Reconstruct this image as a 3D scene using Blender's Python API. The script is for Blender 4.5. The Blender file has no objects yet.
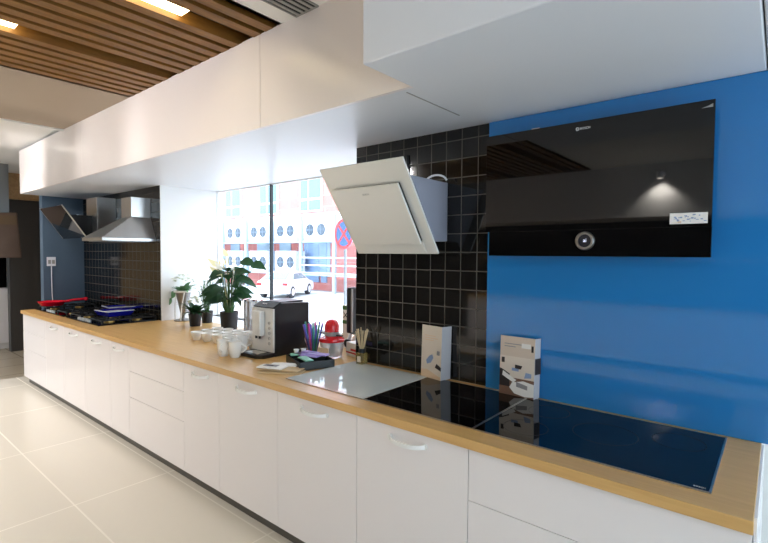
import bpy, bmesh, math, random
from mathutils import Vector, Matrix
random.seed(7)
S = bpy.context.scene
COL = S.collection
PI = math.pi
R = math.radians

# ------------------------------------------------------------------ camera
F_PX, YAW, PIT, ROL = 475.09, -0.6950, -0.0363, 0.0065
CAM = Vector((0.9203, -1.6091, 1.6162))
fw = Vector((math.sin(YAW) * math.cos(PIT), math.cos(YAW) * math.cos(PIT), math.sin(PIT)))
rt = Vector((math.cos(YAW), -math.sin(YAW), 0))
up = rt.cross(fw)
rt2 = rt * math.cos(ROL) + up * math.sin(ROL)
up2 = -rt * math.sin(ROL) + up * math.cos(ROL)
cd = bpy.data.cameras.new('camera')
cam = bpy.data.objects.new('camera', cd)
COL.objects.link(cam)
M = Matrix((rt2, up2, -fw)).transposed().to_4x4()
M.translation = CAM
cam.matrix_world = M
cd.sensor_fit = 'HORIZONTAL'
cd.sensor_width = 36
cd.lens = F_PX * 36 / 768
cd.clip_start = 0.05
cd.clip_end = 300
S.camera = cam

S.view_settings.view_transform = 'Standard'
S.view_settings.look = 'None'
S.view_settings.exposure = .4
S.view_settings.gamma = 1
S.view_settings.use_curve_mapping = False

# ------------------------------------------------------------------ materials
def nodes(name):
    m = bpy.data.materials.new(name)
    m.use_nodes = True
    nt = m.node_tree
    return m, nt, nt.nodes['Principled BSDF']

def lin(c):
    return tuple((v / 12.92 if v <= .04045 else ((v + .055) / 1.055) ** 2.4) for v in c)

def rgb(r, g, b):
    return lin((r / 255, g / 255, b / 255)) + (1,)

def mat(name, col, rough=.5, metal=0., spec=.5, var=.04, scale=8., bump=0., bscale=60., coat=0., trans=0., ior=1.45, stretch=(1, 1, 1)):
    m, nt, p = nodes(name)
    p.inputs['Roughness'].default_value = rough
    p.inputs['Metallic'].default_value = metal
    p.inputs['Specular IOR Level'].default_value = spec
    p.inputs['Coat Weight'].default_value = coat
    p.inputs['Coat Roughness'].default_value = .03
    p.inputs['Transmission Weight'].default_value = trans
    p.inputs['IOR'].default_value = ior
    tc = nt.nodes.new('ShaderNodeTexCoord')
    mp = nt.nodes.new('ShaderNodeMapping')
    mp.inputs['Scale'].default_value = stretch
    nt.links.new(tc.outputs['Object'], mp.inputs['Vector'])
    nz = nt.nodes.new('ShaderNodeTexNoise')
    nz.inputs['Scale'].default_value = scale
    nz.inputs['Detail'].default_value = 3
    nt.links.new(mp.outputs['Vector'], nz.inputs['Vector'])
    mx = nt.nodes.new('ShaderNodeMix')
    mx.data_type = 'RGBA'
    mx.inputs[6].default_value = tuple(v * (1 - var) for v in col[:3]) + (1,)
    mx.inputs[7].default_value = tuple(min(1, v * (1 + var)) for v in col[:3]) + (1,)
    nt.links.new(nz.outputs['Fac'], mx.inputs[0])
    nt.links.new(mx.outputs[2], p.inputs['Base Color'])
    if bump:
        n2 = nt.nodes.new('ShaderNodeTexNoise')
        n2.inputs['Scale'].default_value = bscale
        nt.links.new(mp.outputs['Vector'], n2.inputs['Vector'])
        b = nt.nodes.new('ShaderNodeBump')
        b.inputs['Strength'].default_value = bump
        b.inputs['Distance'].default_value = .002
        nt.links.new(n2.outputs['Fac'], b.inputs['Height'])
        nt.links.new(b.outputs['Normal'], p.inputs['Normal'])
    return m

def wood(name, c1, c2, rough=.35, stretch=(1.2, 14, 14), scale=3., coat=0.):
    m, nt, p = nodes(name)
    p.inputs['Roughness'].default_value = rough
    p.inputs['Coat Weight'].default_value = coat
    p.inputs['Coat Roughness'].default_value = .15
    tc = nt.nodes.new('ShaderNodeTexCoord')
    mp = nt.nodes.new('ShaderNodeMapping')
    mp.inputs['Scale'].default_value = stretch
    nt.links.new(tc.outputs['Object'], mp.inputs['Vector'])
    nz = nt.nodes.new('ShaderNodeTexNoise')
    nz.inputs['Scale'].default_value = scale
    nz.inputs['Detail'].default_value = 6
    nz.inputs['Distortion'].default_value = .6
    nt.links.new(mp.outputs['Vector'], nz.inputs['Vector'])
    cr = nt.nodes.new('ShaderNodeValToRGB')
    cr.color_ramp.elements[0].position = .3
    cr.color_ramp.elements[0].color = c1
    cr.color_ramp.elements[1].position = .7
    cr.color_ramp.elements[1].color = c2
    nt.links.new(nz.outputs['Fac'], cr.inputs['Fac'])
    nt.links.new(cr.outputs['Color'], p.inputs['Base Color'])
    return m

def tilemat(name, c, grout, tw, th, gap, off, rough=.08, axes='xz', c2=None, spec=.5, bump=.5, offset=0.):
    m, nt, p = nodes(name)
    p.inputs['Specular IOR Level'].default_value = spec
    tc = nt.nodes.new('ShaderNodeTexCoord')
    sep = nt.nodes.new('ShaderNodeSeparateXYZ')
    cmb = nt.nodes.new('ShaderNodeCombineXYZ')
    nt.links.new(tc.outputs['Object'], sep.inputs[0])
    for i, a in enumerate(axes):
        ad = nt.nodes.new('ShaderNodeMath')
        ad.operation = 'ADD'
        ad.inputs[1].default_value = off[i]
        nt.links.new(sep.outputs['xyz'.index(a)], ad.inputs[0])
        nt.links.new(ad.outputs[0], cmb.inputs[i])
    br = nt.nodes.new('ShaderNodeTexBrick')
    br.offset = offset
    br.squash = 1
    br.inputs['Scale'].default_value = 1
    br.inputs['Brick Width'].default_value = tw
    br.inputs['Row Height'].default_value = th
    br.inputs['Mortar Size'].default_value = gap
    br.inputs['Mortar Smooth'].default_value = .1
    br.inputs['Color1'].default_value = c
    br.inputs['Color2'].default_value = c2 or c
    br.inputs['Mortar'].default_value = grout
    nt.links.new(cmb.outputs[0], br.inputs['Vector'])
    nt.links.new(br.outputs['Color'], p.inputs['Base Color'])
    mr = nt.nodes.new('ShaderNodeMapRange')
    mr.inputs[3].default_value = rough
    mr.inputs[4].default_value = .7
    nt.links.new(br.outputs['Fac'], mr.inputs[0])
    nt.links.new(mr.outputs[0], p.inputs['Roughness'])
    if bump:
        b = nt.nodes.new('ShaderNodeBump')
        b.invert = True
        b.inputs['Strength'].default_value = bump
        b.inputs['Distance'].default_value = .002
        nt.links.new(br.outputs['Fac'], b.inputs['Height'])
        nt.links.new(b.outputs['Normal'], p.inputs['Normal'])
    return m

def leafmat(name, col, rough=.5, tr=.35, var=.2, spec=.35):
    m = mat(name, col, rough, spec=spec, var=var, scale=30)
    nt = m.node_tree
    p = nt.nodes['Principled BSDF']
    o = nt.nodes['Material Output']
    t = nt.nodes.new('ShaderNodeBsdfTranslucent')
    t.inputs['Color'].default_value = col
    mx = nt.nodes.new('ShaderNodeMixShader')
    mx.inputs[0].default_value = tr
    nt.links.new(p.outputs[0], mx.inputs[1])
    nt.links.new(t.outputs[0], mx.inputs[2])
    nt.links.new(mx.outputs[0], o.inputs['Surface'])
    return m

def emit(name, col, s):
    m, nt, p = nodes(name)
    p.inputs['Base Color'].default_value = col
    p.inputs['Emission Color'].default_value = col
    p.inputs['Emission Strength'].default_value = s
    return m

def pane_glass(name, tint=(1, 1, 1, 1)):
    m = bpy.data.materials.new(name)
    m.use_nodes = True
    nt = m.node_tree
    nt.nodes.clear()
    o = nt.nodes.new('ShaderNodeOutputMaterial')
    t = nt.nodes.new('ShaderNodeBsdfTransparent')
    t.inputs['Color'].default_value = tint
    g = nt.nodes.new('ShaderNodeBsdfGlossy')
    g.inputs['Roughness'].default_value = .0
    fr = nt.nodes.new('ShaderNodeFresnel')
    fr.inputs['IOR'].default_value = 1.3
    mx = nt.nodes.new('ShaderNodeMixShader')
    nt.links.new(fr.outputs[0], mx.inputs[0])
    nt.links.new(t.outputs[0], mx.inputs[1])
    nt.links.new(g.outputs[0], mx.inputs[2])
    nt.links.new(mx.outputs[0], o.inputs['Surface'])
    return m

K = {}
K['white_paint'] = mat('white_paint', rgb(232, 230, 226), .6, var=.01)
K['soffit'] = mat('soffit_satin', rgb(226, 228, 232), .35, var=.01, scale=2)
K['bulkhead'] = mat('bulkhead_laminate', rgb(238, 230, 227), .28, var=.01, scale=2)
K['cabinet'] = mat('cabinet_white', rgb(238, 233, 232), .22, var=.008, scale=3)
K['cabinet_side'] = mat('cabinet_carcass', rgb(215, 212, 208), .4, var=.01)
K['handle'] = mat('handle_white', rgb(240, 240, 238), .25, var=.005)
K['kick'] = mat('kick_grey', rgb(84, 80, 74), .45, var=.05)
K['oak'] = wood('oak_worktop', rgb(203, 158, 94), rgb(217, 174, 109), .33, (1.1, 16, 16), 3., .15)
K['slat'] = wood('slat_wood', rgb(108, 70, 24), rgb(136, 94, 38), .45, (16, 1.2, 16), 3.)
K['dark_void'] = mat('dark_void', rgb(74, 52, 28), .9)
K['taupe'] = mat('taupe_shade', rgb(166, 151, 134), .7, var=.02)  # taupe puts the ceiling band's missing light into its colour
K['floor'] = tilemat('floor_tile', rgb(216, 209, 195), rgb(219, 213, 200), 1.2, .6, .005, (2.5, .58 + .6), .22, 'xy', rgb(214, 207, 193), bump=.04)
K['tile'] = tilemat('black_tile', rgb(17, 16, 16), rgb(88, 84, 78), .1025, .105, .0028, (.361 + 20.5, -1.945 + 10.5), .06, 'xz', rgb(26, 24, 22))
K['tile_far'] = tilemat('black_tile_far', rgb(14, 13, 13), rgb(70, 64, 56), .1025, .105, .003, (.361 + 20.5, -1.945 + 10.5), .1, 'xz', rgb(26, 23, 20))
K['blue_glass'] = mat('blue_glass', rgb(40, 124, 190), .03, spec=.5, var=.004, coat=.3)
K['glass_edge'] = mat('blue_glass_edge', rgb(110, 175, 225), .2)
K['black_glass'] = mat('black_glass', rgb(8, 8, 9), .025, spec=.6, var=.01)
K['hob_glass'] = mat('hob_glass', rgb(6, 6, 8), .03, spec=.28, var=.01)
K['grey_glass'] = mat('grey_glass', rgb(206, 212, 212), .05, spec=.55, var=.01)
K['steel'] = mat('brushed_steel', rgb(190, 188, 184), .28, 1., var=.05, stretch=(1, 1, 40))
K['steel_dull'] = mat('steel_dull', rgb(150, 148, 145), .4, 1., var=.05)
K['chrome'] = mat('chrome', rgb(220, 220, 220), .1, 1., var=.01)
K['hood_glass'] = mat('hood_pale_glass', rgb(222, 219, 211), .12, spec=.5, var=.008)
K['hood_grey'] = mat('hood_grey_body', rgb(150, 150, 160), .4, var=.02)
K['black'] = mat('black_plastic', rgb(13, 13, 15), .4, var=.05)
K['black_matt'] = mat('black_matt', rgb(20, 20, 20), .7, var=.08)
K['iron'] = mat('cast_iron', rgb(22, 21, 20), .55, var=.1, bump=.3)
K['brass'] = mat('brass', rgb(200, 160, 90), .3, 1.)
K['china'] = mat('white_china', rgb(240, 238, 232), .12, var=.005)
K['silver'] = mat('silver_plastic', rgb(214, 211, 205), .3, .1, var=.02)
K['navy_wall'] = mat('slate_blue_paint', rgb(76, 94, 112), .6, var=.02)
K['charcoal'] = mat('charcoal_paint', rgb(66, 62, 58), .6, var=.03)
K['red'] = mat('red_gloss', rgb(204, 22, 30), .15, var=.03, coat=.3)
K['pan_red'] = mat('pan_red', rgb(222, 20, 46), .25, var=.03)
K['pan_blue'] = mat('pan_blue', rgb(22, 26, 140), .25, var=.03)
K['pale_enamel'] = mat('pale_enamel', rgb(225, 225, 230), .2)
K['clear'] = mat('clear_plastic', rgb(240, 240, 240), .05, trans=1., ior=1.2)
K['frosted'] = mat('pale_clear', rgb(222, 222, 222), .08, trans=.7, ior=1.2)
K['leaf'] = leafmat('leaf_green', rgb(38, 72, 40), .5, .25)
K['leaf_light'] = leafmat('leaf_light', rgb(98, 138, 98), .5, .35)
K['stem'] = mat('stem_green', rgb(70, 104, 52), .5, var=.2)
K['petal_white'] = leafmat('petal_white', rgb(244, 244, 230), .6, .5, .02)
K['petal_yellow'] = leafmat('petal_cream', rgb(244, 238, 190), .6, .5, .03)
K['spadix'] = mat('spadix_yellow', rgb(225, 200, 90), .6)
K['soil'] = mat('soil', rgb(48, 36, 26), .95, var=.3, scale=60, bump=.6)
K['pot'] = mat('black_pot', rgb(34, 34, 36), .5, var=.06)
K['kraft'] = mat('kraft_paper', rgb(206, 178, 138), .8, var=.08, scale=20)
K['paper'] = mat('white_paper', rgb(240, 236, 230), .7, var=.02)
K['lilac'] = mat('lilac_sachet', rgb(160, 140, 205), .4, var=.05)
K['mint'] = mat('mint_sachet', rgb(130, 190, 165), .4, var=.05)
K['dark_green'] = mat('dark_green_tray', rgb(20, 24, 23), .35, var=.1)
for n, c in dict(blue=(70, 88, 190), purple=(130, 84, 190), magenta=(190, 40, 120), teal=(50, 150, 150), green=(40, 130, 96), pink=(205, 95, 150)).items():
    K['straw_' + n] = mat('straw_' + n, rgb(*[min(255, v + 35) for v in c]), .35, var=.02)
K['reed'] = mat('reed', rgb(214, 190, 150), .8, var=.06)
K['amber'] = mat('amber_liquid', rgb(190, 170, 110), .08, trans=.75, ior=1.3)
K['grey_soft'] = mat('grey_soft', rgb(150, 148, 144), .5)
K['ink_blue'] = mat('ink_blue', rgb(140, 160, 195), .6)
K['ink_grey'] = mat('ink_grey', rgb(150, 146, 148), .6)
K['ink_dark'] = mat('ink_dark', rgb(44, 36, 36), .6)
K['ink_brown'] = mat('ink_brown', rgb(120, 88, 70), .6)
K['cover'] = mat('cover_beige', rgb(214, 196, 178), .35, var=.03)
K['cover_cream'] = mat('cover_cream', rgb(226, 212, 196), .35, var=.03)
K['cover_peach'] = mat('cover_peach', rgb(226, 196, 164), .35, var=.04)
K['backpage'] = mat('back_page', rgb(178, 174, 174), .35, var=.02)
K['logo'] = mat('logo_white', rgb(235, 235, 235), .5)
K['logo_red'] = mat('logo_red', rgb(200, 30, 30), .5)
K['logo_grey'] = mat('logo_grey', rgb(150, 150, 148), .5)
K['screen'] = emit('dial_display', rgb(14, 16, 26), .3)
K['glyph'] = emit('dial_glyph', rgb(225, 232, 255), .9)
K['lamp_warm'] = emit('linear_lamp_warm', rgb(255, 236, 185), 9)
K['lamp_white'] = emit('downlight_white', rgb(255, 244, 230), 12)
K['pane'] = pane_glass('window_glass')
K['frame_black'] = mat('frame_black', rgb(28, 30, 32), .4)
K['brick'] = tilemat('red_render', rgb(206, 128, 120), rgb(214, 150, 142), 1.4, .7, .02, (100, 50), .8, 'xz', rgb(200, 118, 110), bump=0, offset=.5)
K['band_white'] = mat('facade_white', rgb(228, 230, 232), .7, var=.02)
K['ac_white'] = mat('ac_white', rgb(222, 226, 230), .5, var=.02)
K['ac_dark'] = mat('ac_fan_grey', rgb(60, 72, 86), .5, var=.1)
K['ac_blade'] = mat('ac_blade', rgb(86, 100, 114), .5)
K['teal_pane'] = mat('teal_window', rgb(104, 134, 140), .1, var=.1, scale=1)
K['blue_door'] = mat('blue_shutter', rgb(140, 165, 200), .5, var=.06)
K['rack'] = mat('rack_grey', rgb(150, 170, 186), .5)
K['asphalt'] = mat('pale_paving', rgb(196, 198, 198), .8, var=.05, scale=2)
K['car_white'] = mat('car_white', rgb(225, 227, 230), .2, var=.01, coat=.4)
K['car_glass'] = mat('car_glass', rgb(112, 132, 142), .08, var=.02)
K['tyre'] = mat('tyre', rgb(60, 62, 66), .8)
K['tail'] = mat('tail_light', rgb(214, 40, 46), .2)
K['sign_blue'] = mat('sign_blue', rgb(50, 120, 200), .4)
K['sign_red'] = mat('sign_red', rgb(224, 60, 66), .4)
K['galv'] = mat('galvanised', rgb(150, 160, 166), .45, .5)
K['oak_far'] = wood('oak_far_floor', rgb(172, 134, 88), rgb(196, 160, 112), .45, (1.2, 10, 10), 3.)
K['floor_far'] = tilemat('floor_far_tile', rgb(150, 138, 118), rgb(120, 110, 96), .6, .6, .008, (50, 50), .3, 'xy', rgb(140, 128, 110), bump=.1)
K['brown_hood'] = mat('brown_steel', rgb(120, 96, 80), .3, .6, var=.1)
K['brown_wall'] = mat('brown_wall', rgb(120, 96, 70), .7)

# ------------------------------------------------------------------ mesh helper
class MB:
    def __init__(s):
        s.bm = bmesh.new()

    def poly(s, pts):
        return s.bm.faces.new([s.bm.verts.new(p) for p in pts])

    def hexa(s, P):
        v = [s.bm.verts.new(p) for p in P]
        for f in ((0, 3, 2, 1), (4, 5, 6, 7), (0, 1, 5, 4), (1, 2, 6, 5), (2, 3, 7, 6), (3, 0, 4, 7)):
            s.bm.faces.new([v[i] for i in f])
        return s

    def box(s, x0, x1, y0, y1, z0, z1):
        return s.hexa([(x0, y0, z0), (x1, y0, z0), (x1, y1, z0), (x0, y1, z0), (x0, y0, z1), (x1, y0, z1), (x1, y1, z1), (x0, y1, z1)])

    def prism(s, pts, a, b, axis='z'):
        def P(u, v, w):
            return {'z': (u, v, w), 'y': (u, w, v), 'x': (w, u, v)}[axis]
        lo = [s.bm.verts.new(P(u, v, a)) for u, v in pts]
        hi = [s.bm.verts.new(P(u, v, b)) for u, v in pts]
        s.bm.faces.new(lo[::-1])
        s.bm.faces.new(hi)
        n = len(pts)
        for i in range(n):
            s.bm.faces.new([lo[i], lo[(i + 1) % n], hi[(i + 1) % n], hi[i]])
        return s

    def lathe(s, prof, c=(0, 0, 0), seg=24, axis='z', cap=True, loop=False):
        def P(r, h, a):
            u, v = r * math.cos(a), r * math.sin(a)
            q = {'z': (u, v, h), 'y': (u, h, v), 'x': (h, u, v)}[axis]
            return (q[0] + c[0], q[1] + c[1], q[2] + c[2])
        rings = []
        for r, h in prof:
            if r < 1e-6:
                rings.append([s.bm.verts.new(P(0, h, 0))])
            else:
                rings.append([s.bm.verts.new(P(r, h, 2 * PI * i / seg)) for i in range(seg)])
        for a, b in zip(rings, rings[1:] + (rings[:1] if loop else [])):
            for i in range(seg):
                j = (i + 1) % seg
                q = [a[i % len(a)], a[j % len(a)], b[j % len(b)], b[i % len(b)]]
                u = []
                for w in q:
                    if w not in u:
                        u.append(w)
                if len(u) > 2:
                    s.bm.faces.new(u)
        if cap and not loop:
            for g in (rings[0], rings[-1]):
                if len(g) > 2:
                    s.bm.faces.new(g)
        return s

    def tube(s, pts, r, seg=8, r1=None):
        pts = [Vector(p) for p in pts]
        n = len(pts)
        rings = []
        prev = None
        for i, p in enumerate(pts):
            d = (pts[min(i + 1, n - 1)] - pts[max(i - 1, 0)]).normalized()
            if prev is None:
                prev = Vector((0, 0, 1)) if abs(d.z) < .9 else Vector((1, 0, 0))
            a = d.cross(prev).normalized()
            b = a.cross(d).normalized()
            prev = b
            rr = r if r1 is None else r + (r1 - r) * i / (n - 1)
            rings.append([s.bm.verts.new(p + a * rr * math.cos(2 * PI * k / seg) + b * rr * math.sin(2 * PI * k / seg)) for k in range(seg)])
        for a, b in zip(rings, rings[1:]):
            for k in range(seg):
                s.bm.faces.new([a[k], a[(k + 1) % seg], b[(k + 1) % seg], b[k]])
        s.bm.faces.new(rings[0][::-1])
        s.bm.faces.new(rings[-1])
        return s

    def leaf(s, base, tip, w, droop=.15, normal=Vector((0, 0, 1)), n=5, heart=.3):
        base, tip = Vector(base), Vector(tip)
        d = tip - base
        L = d.length
        side = d.cross(normal)
        if side.length < 1e-6:
            side = Vector((1, 0, 0))
        side.normalize()
        nn = side.cross(d).normalized()
        rows = []
        for i in range(n + 1):
            t = i / n
            ww = w * (math.sin(PI * (t ** (1 - heart) * .97 + .03))) if 0 < i < n else w * .06
            c = base + d * t + nn * (L * droop * (4 * t * (1 - t)) * .5)
            rows.append([s.bm.verts.new(c - side * ww + nn * ww * .2), s.bm.verts.new(c - nn * .0), s.bm.verts.new(c + side * ww + nn * ww * .2)])
        for a, b in zip(rows, rows[1:]):
            s.bm.faces.new([a[0], a[1], b[1], b[0]])
            s.bm.faces.new([a[1], a[2], b[2], b[1]])
        return s

    def shift(s, v):
        bmesh.ops.translate(s.bm, vec=Vector(v), verts=s.bm.verts)
        return s

    def rot(s, ang, axis='Z', c=(0, 0, 0)):
        bmesh.ops.rotate(s.bm, cent=Vector(c), matrix=Matrix.Rotation(ang, 3, axis), verts=s.bm.verts)
        return s

    def done(s, name, m, parent=None, bevel=0., smooth=True, loc=None, rotz=0., seg=2, solid=0.):
        bmesh.ops.recalc_face_normals(s.bm, faces=s.bm.faces)
        me = bpy.data.meshes.new(name)
        s.bm.to_mesh(me)
        s.bm.free()
        if smooth:
            for p in me.polygons:
                p.use_smooth = True
            me.set_sharp_from_angle(angle=R(38))
        me.materials.append(m)
        o = bpy.data.objects.new(name, me)
        COL.objects.link(o)
        if parent is not None:
            o.parent = parent
        if loc is not None:
            o.location = loc
            o.rotation_euler.z = rotz
        if solid:
            q = o.modifiers.new('solid', 'SOLIDIFY')
            q.thickness = solid
        if bevel:
            q = o.modifiers.new('bevel', 'BEVEL')
            q.width = bevel
            q.segments = seg
            q.limit_method = 'ANGLE'
            q.angle_limit = R(40)
        return o

def tag(o, label, cat, group=None):
    o['label'] = label
    o['category'] = cat
    if group:
        o['group'] = group
    return o

def thing(name, label, cat, loc, rotz=0., group=None):
    o = bpy.data.objects.new(name, None)
    o.empty_display_size = .05
    COL.objects.link(o)
    o.location = loc
    o.rotation_euler.z = rotz
    return tag(o, label, cat, group)

def struct(o):
    o['kind'] = 'structure'
    return o

def W(mb, name, m, parent, **k):
    """mesh given in world coordinates, parented to an unrotated thing"""
    return mb.shift(-Vector(parent.location)).done(name, m, parent, **k)

def solo(mb, name, m, base, label, cat, group=None, **k):
    o = mb.shift(-Vector(base)).done(name, m, None, loc=base, **k)
    return tag(o, label, cat, group)

def copy_tree(o, parent=None):
    c = o.copy()
    COL.objects.link(c)
    if parent is not None:
        c.parent = parent
    for ch in list(o.children):
        copy_tree(ch, c)
    return c

def text(name, body, size, m, parent, loc, rot, align='CENTER', ext=.0003):
    cu = bpy.data.curves.new(name, 'FONT')
    cu.body = body
    cu.size = size
    cu.extrude = ext
    cu.align_x = align
    cu.align_y = 'CENTER'
    cu.materials.append(m)
    tmp = bpy.data.objects.new(name, cu)
    me = bpy.data.meshes.new_from_object(tmp)
    bpy.data.objects.remove(tmp)
    me.name = name
    o = bpy.data.objects.new(name, me)
    COL.objects.link(o)
    o.parent = parent
    o.location = loc
    o.rotation_euler = rot
    return o

# ------------------------------------------------------------------ room shell
ZC, ZS = 2.839, 2.322      # ceiling, soffit
YW, YB = .725, .700        # tiled wall, blue glass face
XL, XR = -6.24, .885        # ends of the run
struct(MB().box(-6.6, 4.2, -5.2, 1.42, -.7, 0).done('floor', K['floor'], smooth=False))
struct(MB().box(-12, -6.6, -5.2, 1.42, -.7, 0).done('floor_far_room', K['floor_far'], smooth=False))
struct(MB().box(-1.18, 4.2, -5.2, 1.42, ZC, 3.2).done('ceiling', K['white_paint'], smooth=False))
struct(MB().box(-4.6, -3.04, -5.2, 1.42, ZC, 3.2).done('ceiling_taupe_shade_band', K['taupe'], smooth=False))
struct(MB().box(-12, -4.6, -5.2, 1.42, ZC + .03, 3.2).done('ceiling_far', K['white_paint'], smooth=False))
struct(MB().box(-4.64, -4.6, -5.2, .014, ZC - .012, ZC + .03).done('trim_1', K['white_paint'], smooth=False))
mb = MB()
x = -2.988
while x < -1.2:
    if not any(abs(x - q) < .05 for q in (-1.488, -2.352)):
      mb.box(x - .034, x + .034, -5.2, .3, ZC - .002, ZC + .07)
    x += .108
struct(mb.done('ceiling_slats', K['slat'], smooth=False))
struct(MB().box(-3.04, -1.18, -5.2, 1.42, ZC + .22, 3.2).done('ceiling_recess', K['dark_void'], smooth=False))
struct(MB().box(-3.06, -3.04, -5.2, 1.42, ZC, 3.1).done('trim_2', K['slat'], smooth=False))
struct(MB().box(-1.18, -1.15, -5.2, 1.42, ZC, 3.1).done('trim_3', K['slat'], smooth=False))

# bulkhead over the run: three panels with hair seams, then the projecting box on the right
mb = MB()
for a, b in ((-6.21, -4.119), (-4.115, -1.348), (-1.344, -.29)):
    mb.box(a, b, .014, .034, ZS, ZC)
struct(mb.done('wall_bulkhead_face', K['bulkhead'], smooth=False))
struct(MB().box(-6.208, -.29, .036, 1.42, ZS, ZC + .02).done('ceiling_soffit', K['soffit'], smooth=False))
struct(MB().box(-.29, .862, -.29, 1.42, ZS - .004, ZC).done('ceiling_soffit_box', K['soffit'], bevel=.006, smooth=False))
struct(MB().box(.866, 2.2, -.29, 1.42, ZS - .004, ZC).done('ceiling_soffit_end', K['soffit'], bevel=.004, smooth=False))

struct(MB().box(-.352, -.346, .06, .50, ZS - .002, ZS + .001).done('trim_5', K['grey_soft'], smooth=False))
# wall behind the run
struct(MB().box(-1.27, XR, YW + .012, 1.42, 0, ZS).done('wall_back', K['white_paint'], smooth=False))
struct(MB().box(-1.27, -.285, YW, YW + .012, .9, ZS).done('wall_tile_panel', K['tile'], smooth=False))
struct(MB().box(-6.3, -4.09, YW + .012, 1.42, 0, ZS).done('wall_back_far', K['white_paint'], smooth=False))
struct(MB().box(-6.3, -4.09, YW, YW + .012, .9, ZS).done('wall_tile_panel_far', K['tile_far'], smooth=False))
struct(MB().box(-4.09, -4.075, YW, 1.42, 0, ZS).done('wall_reveal', K['white_paint'], smooth=False))
struct(MB().box(-4.075, -1.27, 1.3, 1.42, 0, .9).done('wall_under_window', K['white_paint'], smooth=False))
struct(MB().box(-4.075, -1.27, 1.02, 1.36, .86, .9).done('trim_4', K['white_paint'], smooth=False))
struct(MB().box(-6.42, -6.3, .262, 1.42, 0, ZC + .03).done('wall_slate_blue', K['navy_wall'], smooth=False))
struct(MB().box(-8.75, -8.6, .40, 1.4, 0, ZC + .03).done('wall_charcoal', K['charcoal'], smooth=False))
struct(MB().box(-8.6, -8.5, -3, .80, 2.46, ZC + .03).done('wall_far_bulkhead', K['oak_far'], smooth=False))
struct(MB().box(-12.1, -12, -5.2, 1.4, 0, 3.2).done('wall_left', K['oak_far'], smooth=False))
struct(MB().box(-12, -6.42, 1.4, 1.5, 0, 3.2).done('wall_far_back', K['brown_wall'], smooth=False))
struct(MB().box(-12.1, 4.2, -5.3, 1.5, 3.21, 13).done('wall_shading_storeys', K['brick'], smooth=False))  # unseen storeys, added so the pavement outside lies in shade
# window behind the counter
w1 = struct(MB().box(-4.075, -1.27, 1.375, 1.40, 2.312, ZS).box(-4.075, -1.27, 1.375, 1.40, .9, .912)
            .box(-4.075, -4.066, 1.375, 1.40, .912, 2.312).box(-1.285, -1.27, 1.375, 1.40, .912, 2.312).done('window_1', K['white_paint'], smooth=False))
MB().box(-3.085, -3.063, 1.37, 1.40, .91, 2.315).done('mullion', K['frame_black'], w1, smooth=False)
pb = MB()
pb.poly([(-4.066, 1.385, .912), (-1.285, 1.385, .912), (-1.285, 1.385, 2.312), (-4.066, 1.385, 2.312)])
pb.done('pane', K['pane'], w1, smooth=False)

# the other side of the showroom (seen only in reflections)
struct(MB().box(-8, 4.2, -5.3, -5.2, 0, 3.2).done('wall_opposite', K['charcoal'], smooth=False))
struct(MB().box(-3.4, 2.6, -5.2, -4.3, 2.14, ZC).done('wall_opposite_bulkhead', K['white_paint'], smooth=False))
struct(MB().box(-3.4, 2.6, -5.2, -4.5, .1, .86).done('wall_opposite_units', K['cabinet'], smooth=False))
struct(MB().box(-3.4, 2.6, -5.2, -4.48, .86, .9).done('wall_opposite_counter', K['oak'], smooth=False))
struct(MB().box(-3.4, 2.6, -5.2, -4.9, 1.55, 1.58).done('wall_opposite_shelf', K['oak'], smooth=False))
# glazed shop front on the right
w2 = struct(MB().box(4.1, 4.2, -3.4, 1.42, 2.7, 3.2).box(4.1, 4.2, -3.4, 1.42, 0, .1).box(4.1, 4.2, -3.4, -3.3, .1, 2.7).box(4.1, 4.2, -1.8, -1.7, .1, 2.7)
            .box(4.1, 4.2, -.2, -.1, .1, 2.7).box(4.1, 4.2, 1.3, 1.42, .1, 2.7).done('window_2', K['frame_black'], smooth=False))
pb = MB()
pb.poly([(4.15, -3.3, .1), (4.15, 1.3, .1), (4.15, 1.3, 2.7), (4.15, -3.3, 2.7)])
pb.done('pane', K['pane'], w2, smooth=False)
struct(MB().box(4.1, 4.2, -5.2, -3.4, 0, 3.2).done('wall_right', K['white_paint'], smooth=False))
struct(MB().box(XR, 4.2, 1.42, 1.5, 0, 3.2).done('wall_right_back', K['white_paint'], smooth=False))
w3 = struct(MB().box(-12, -8, -5.3, -5.2, 2.7, 3.2).box(-12, -8, -5.3, -5.2, 0, .1).box(-10.05, -9.95, -5.3, -5.2, .1, 2.7).done('window_3', K['frame_black'], smooth=False))
pb = MB()
pb.poly([(-12, -5.25, .1), (-8, -5.25, .1), (-8, -5.25, 2.7), (-12, -5.25, 2.7)])
pb.done('pane', K['pane'], w3, smooth=False)

struct(MB().box(XL + .03, XR - .005, .07, .085, 0, .085).done('baseboard_front', K['kick'], smooth=False))

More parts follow.
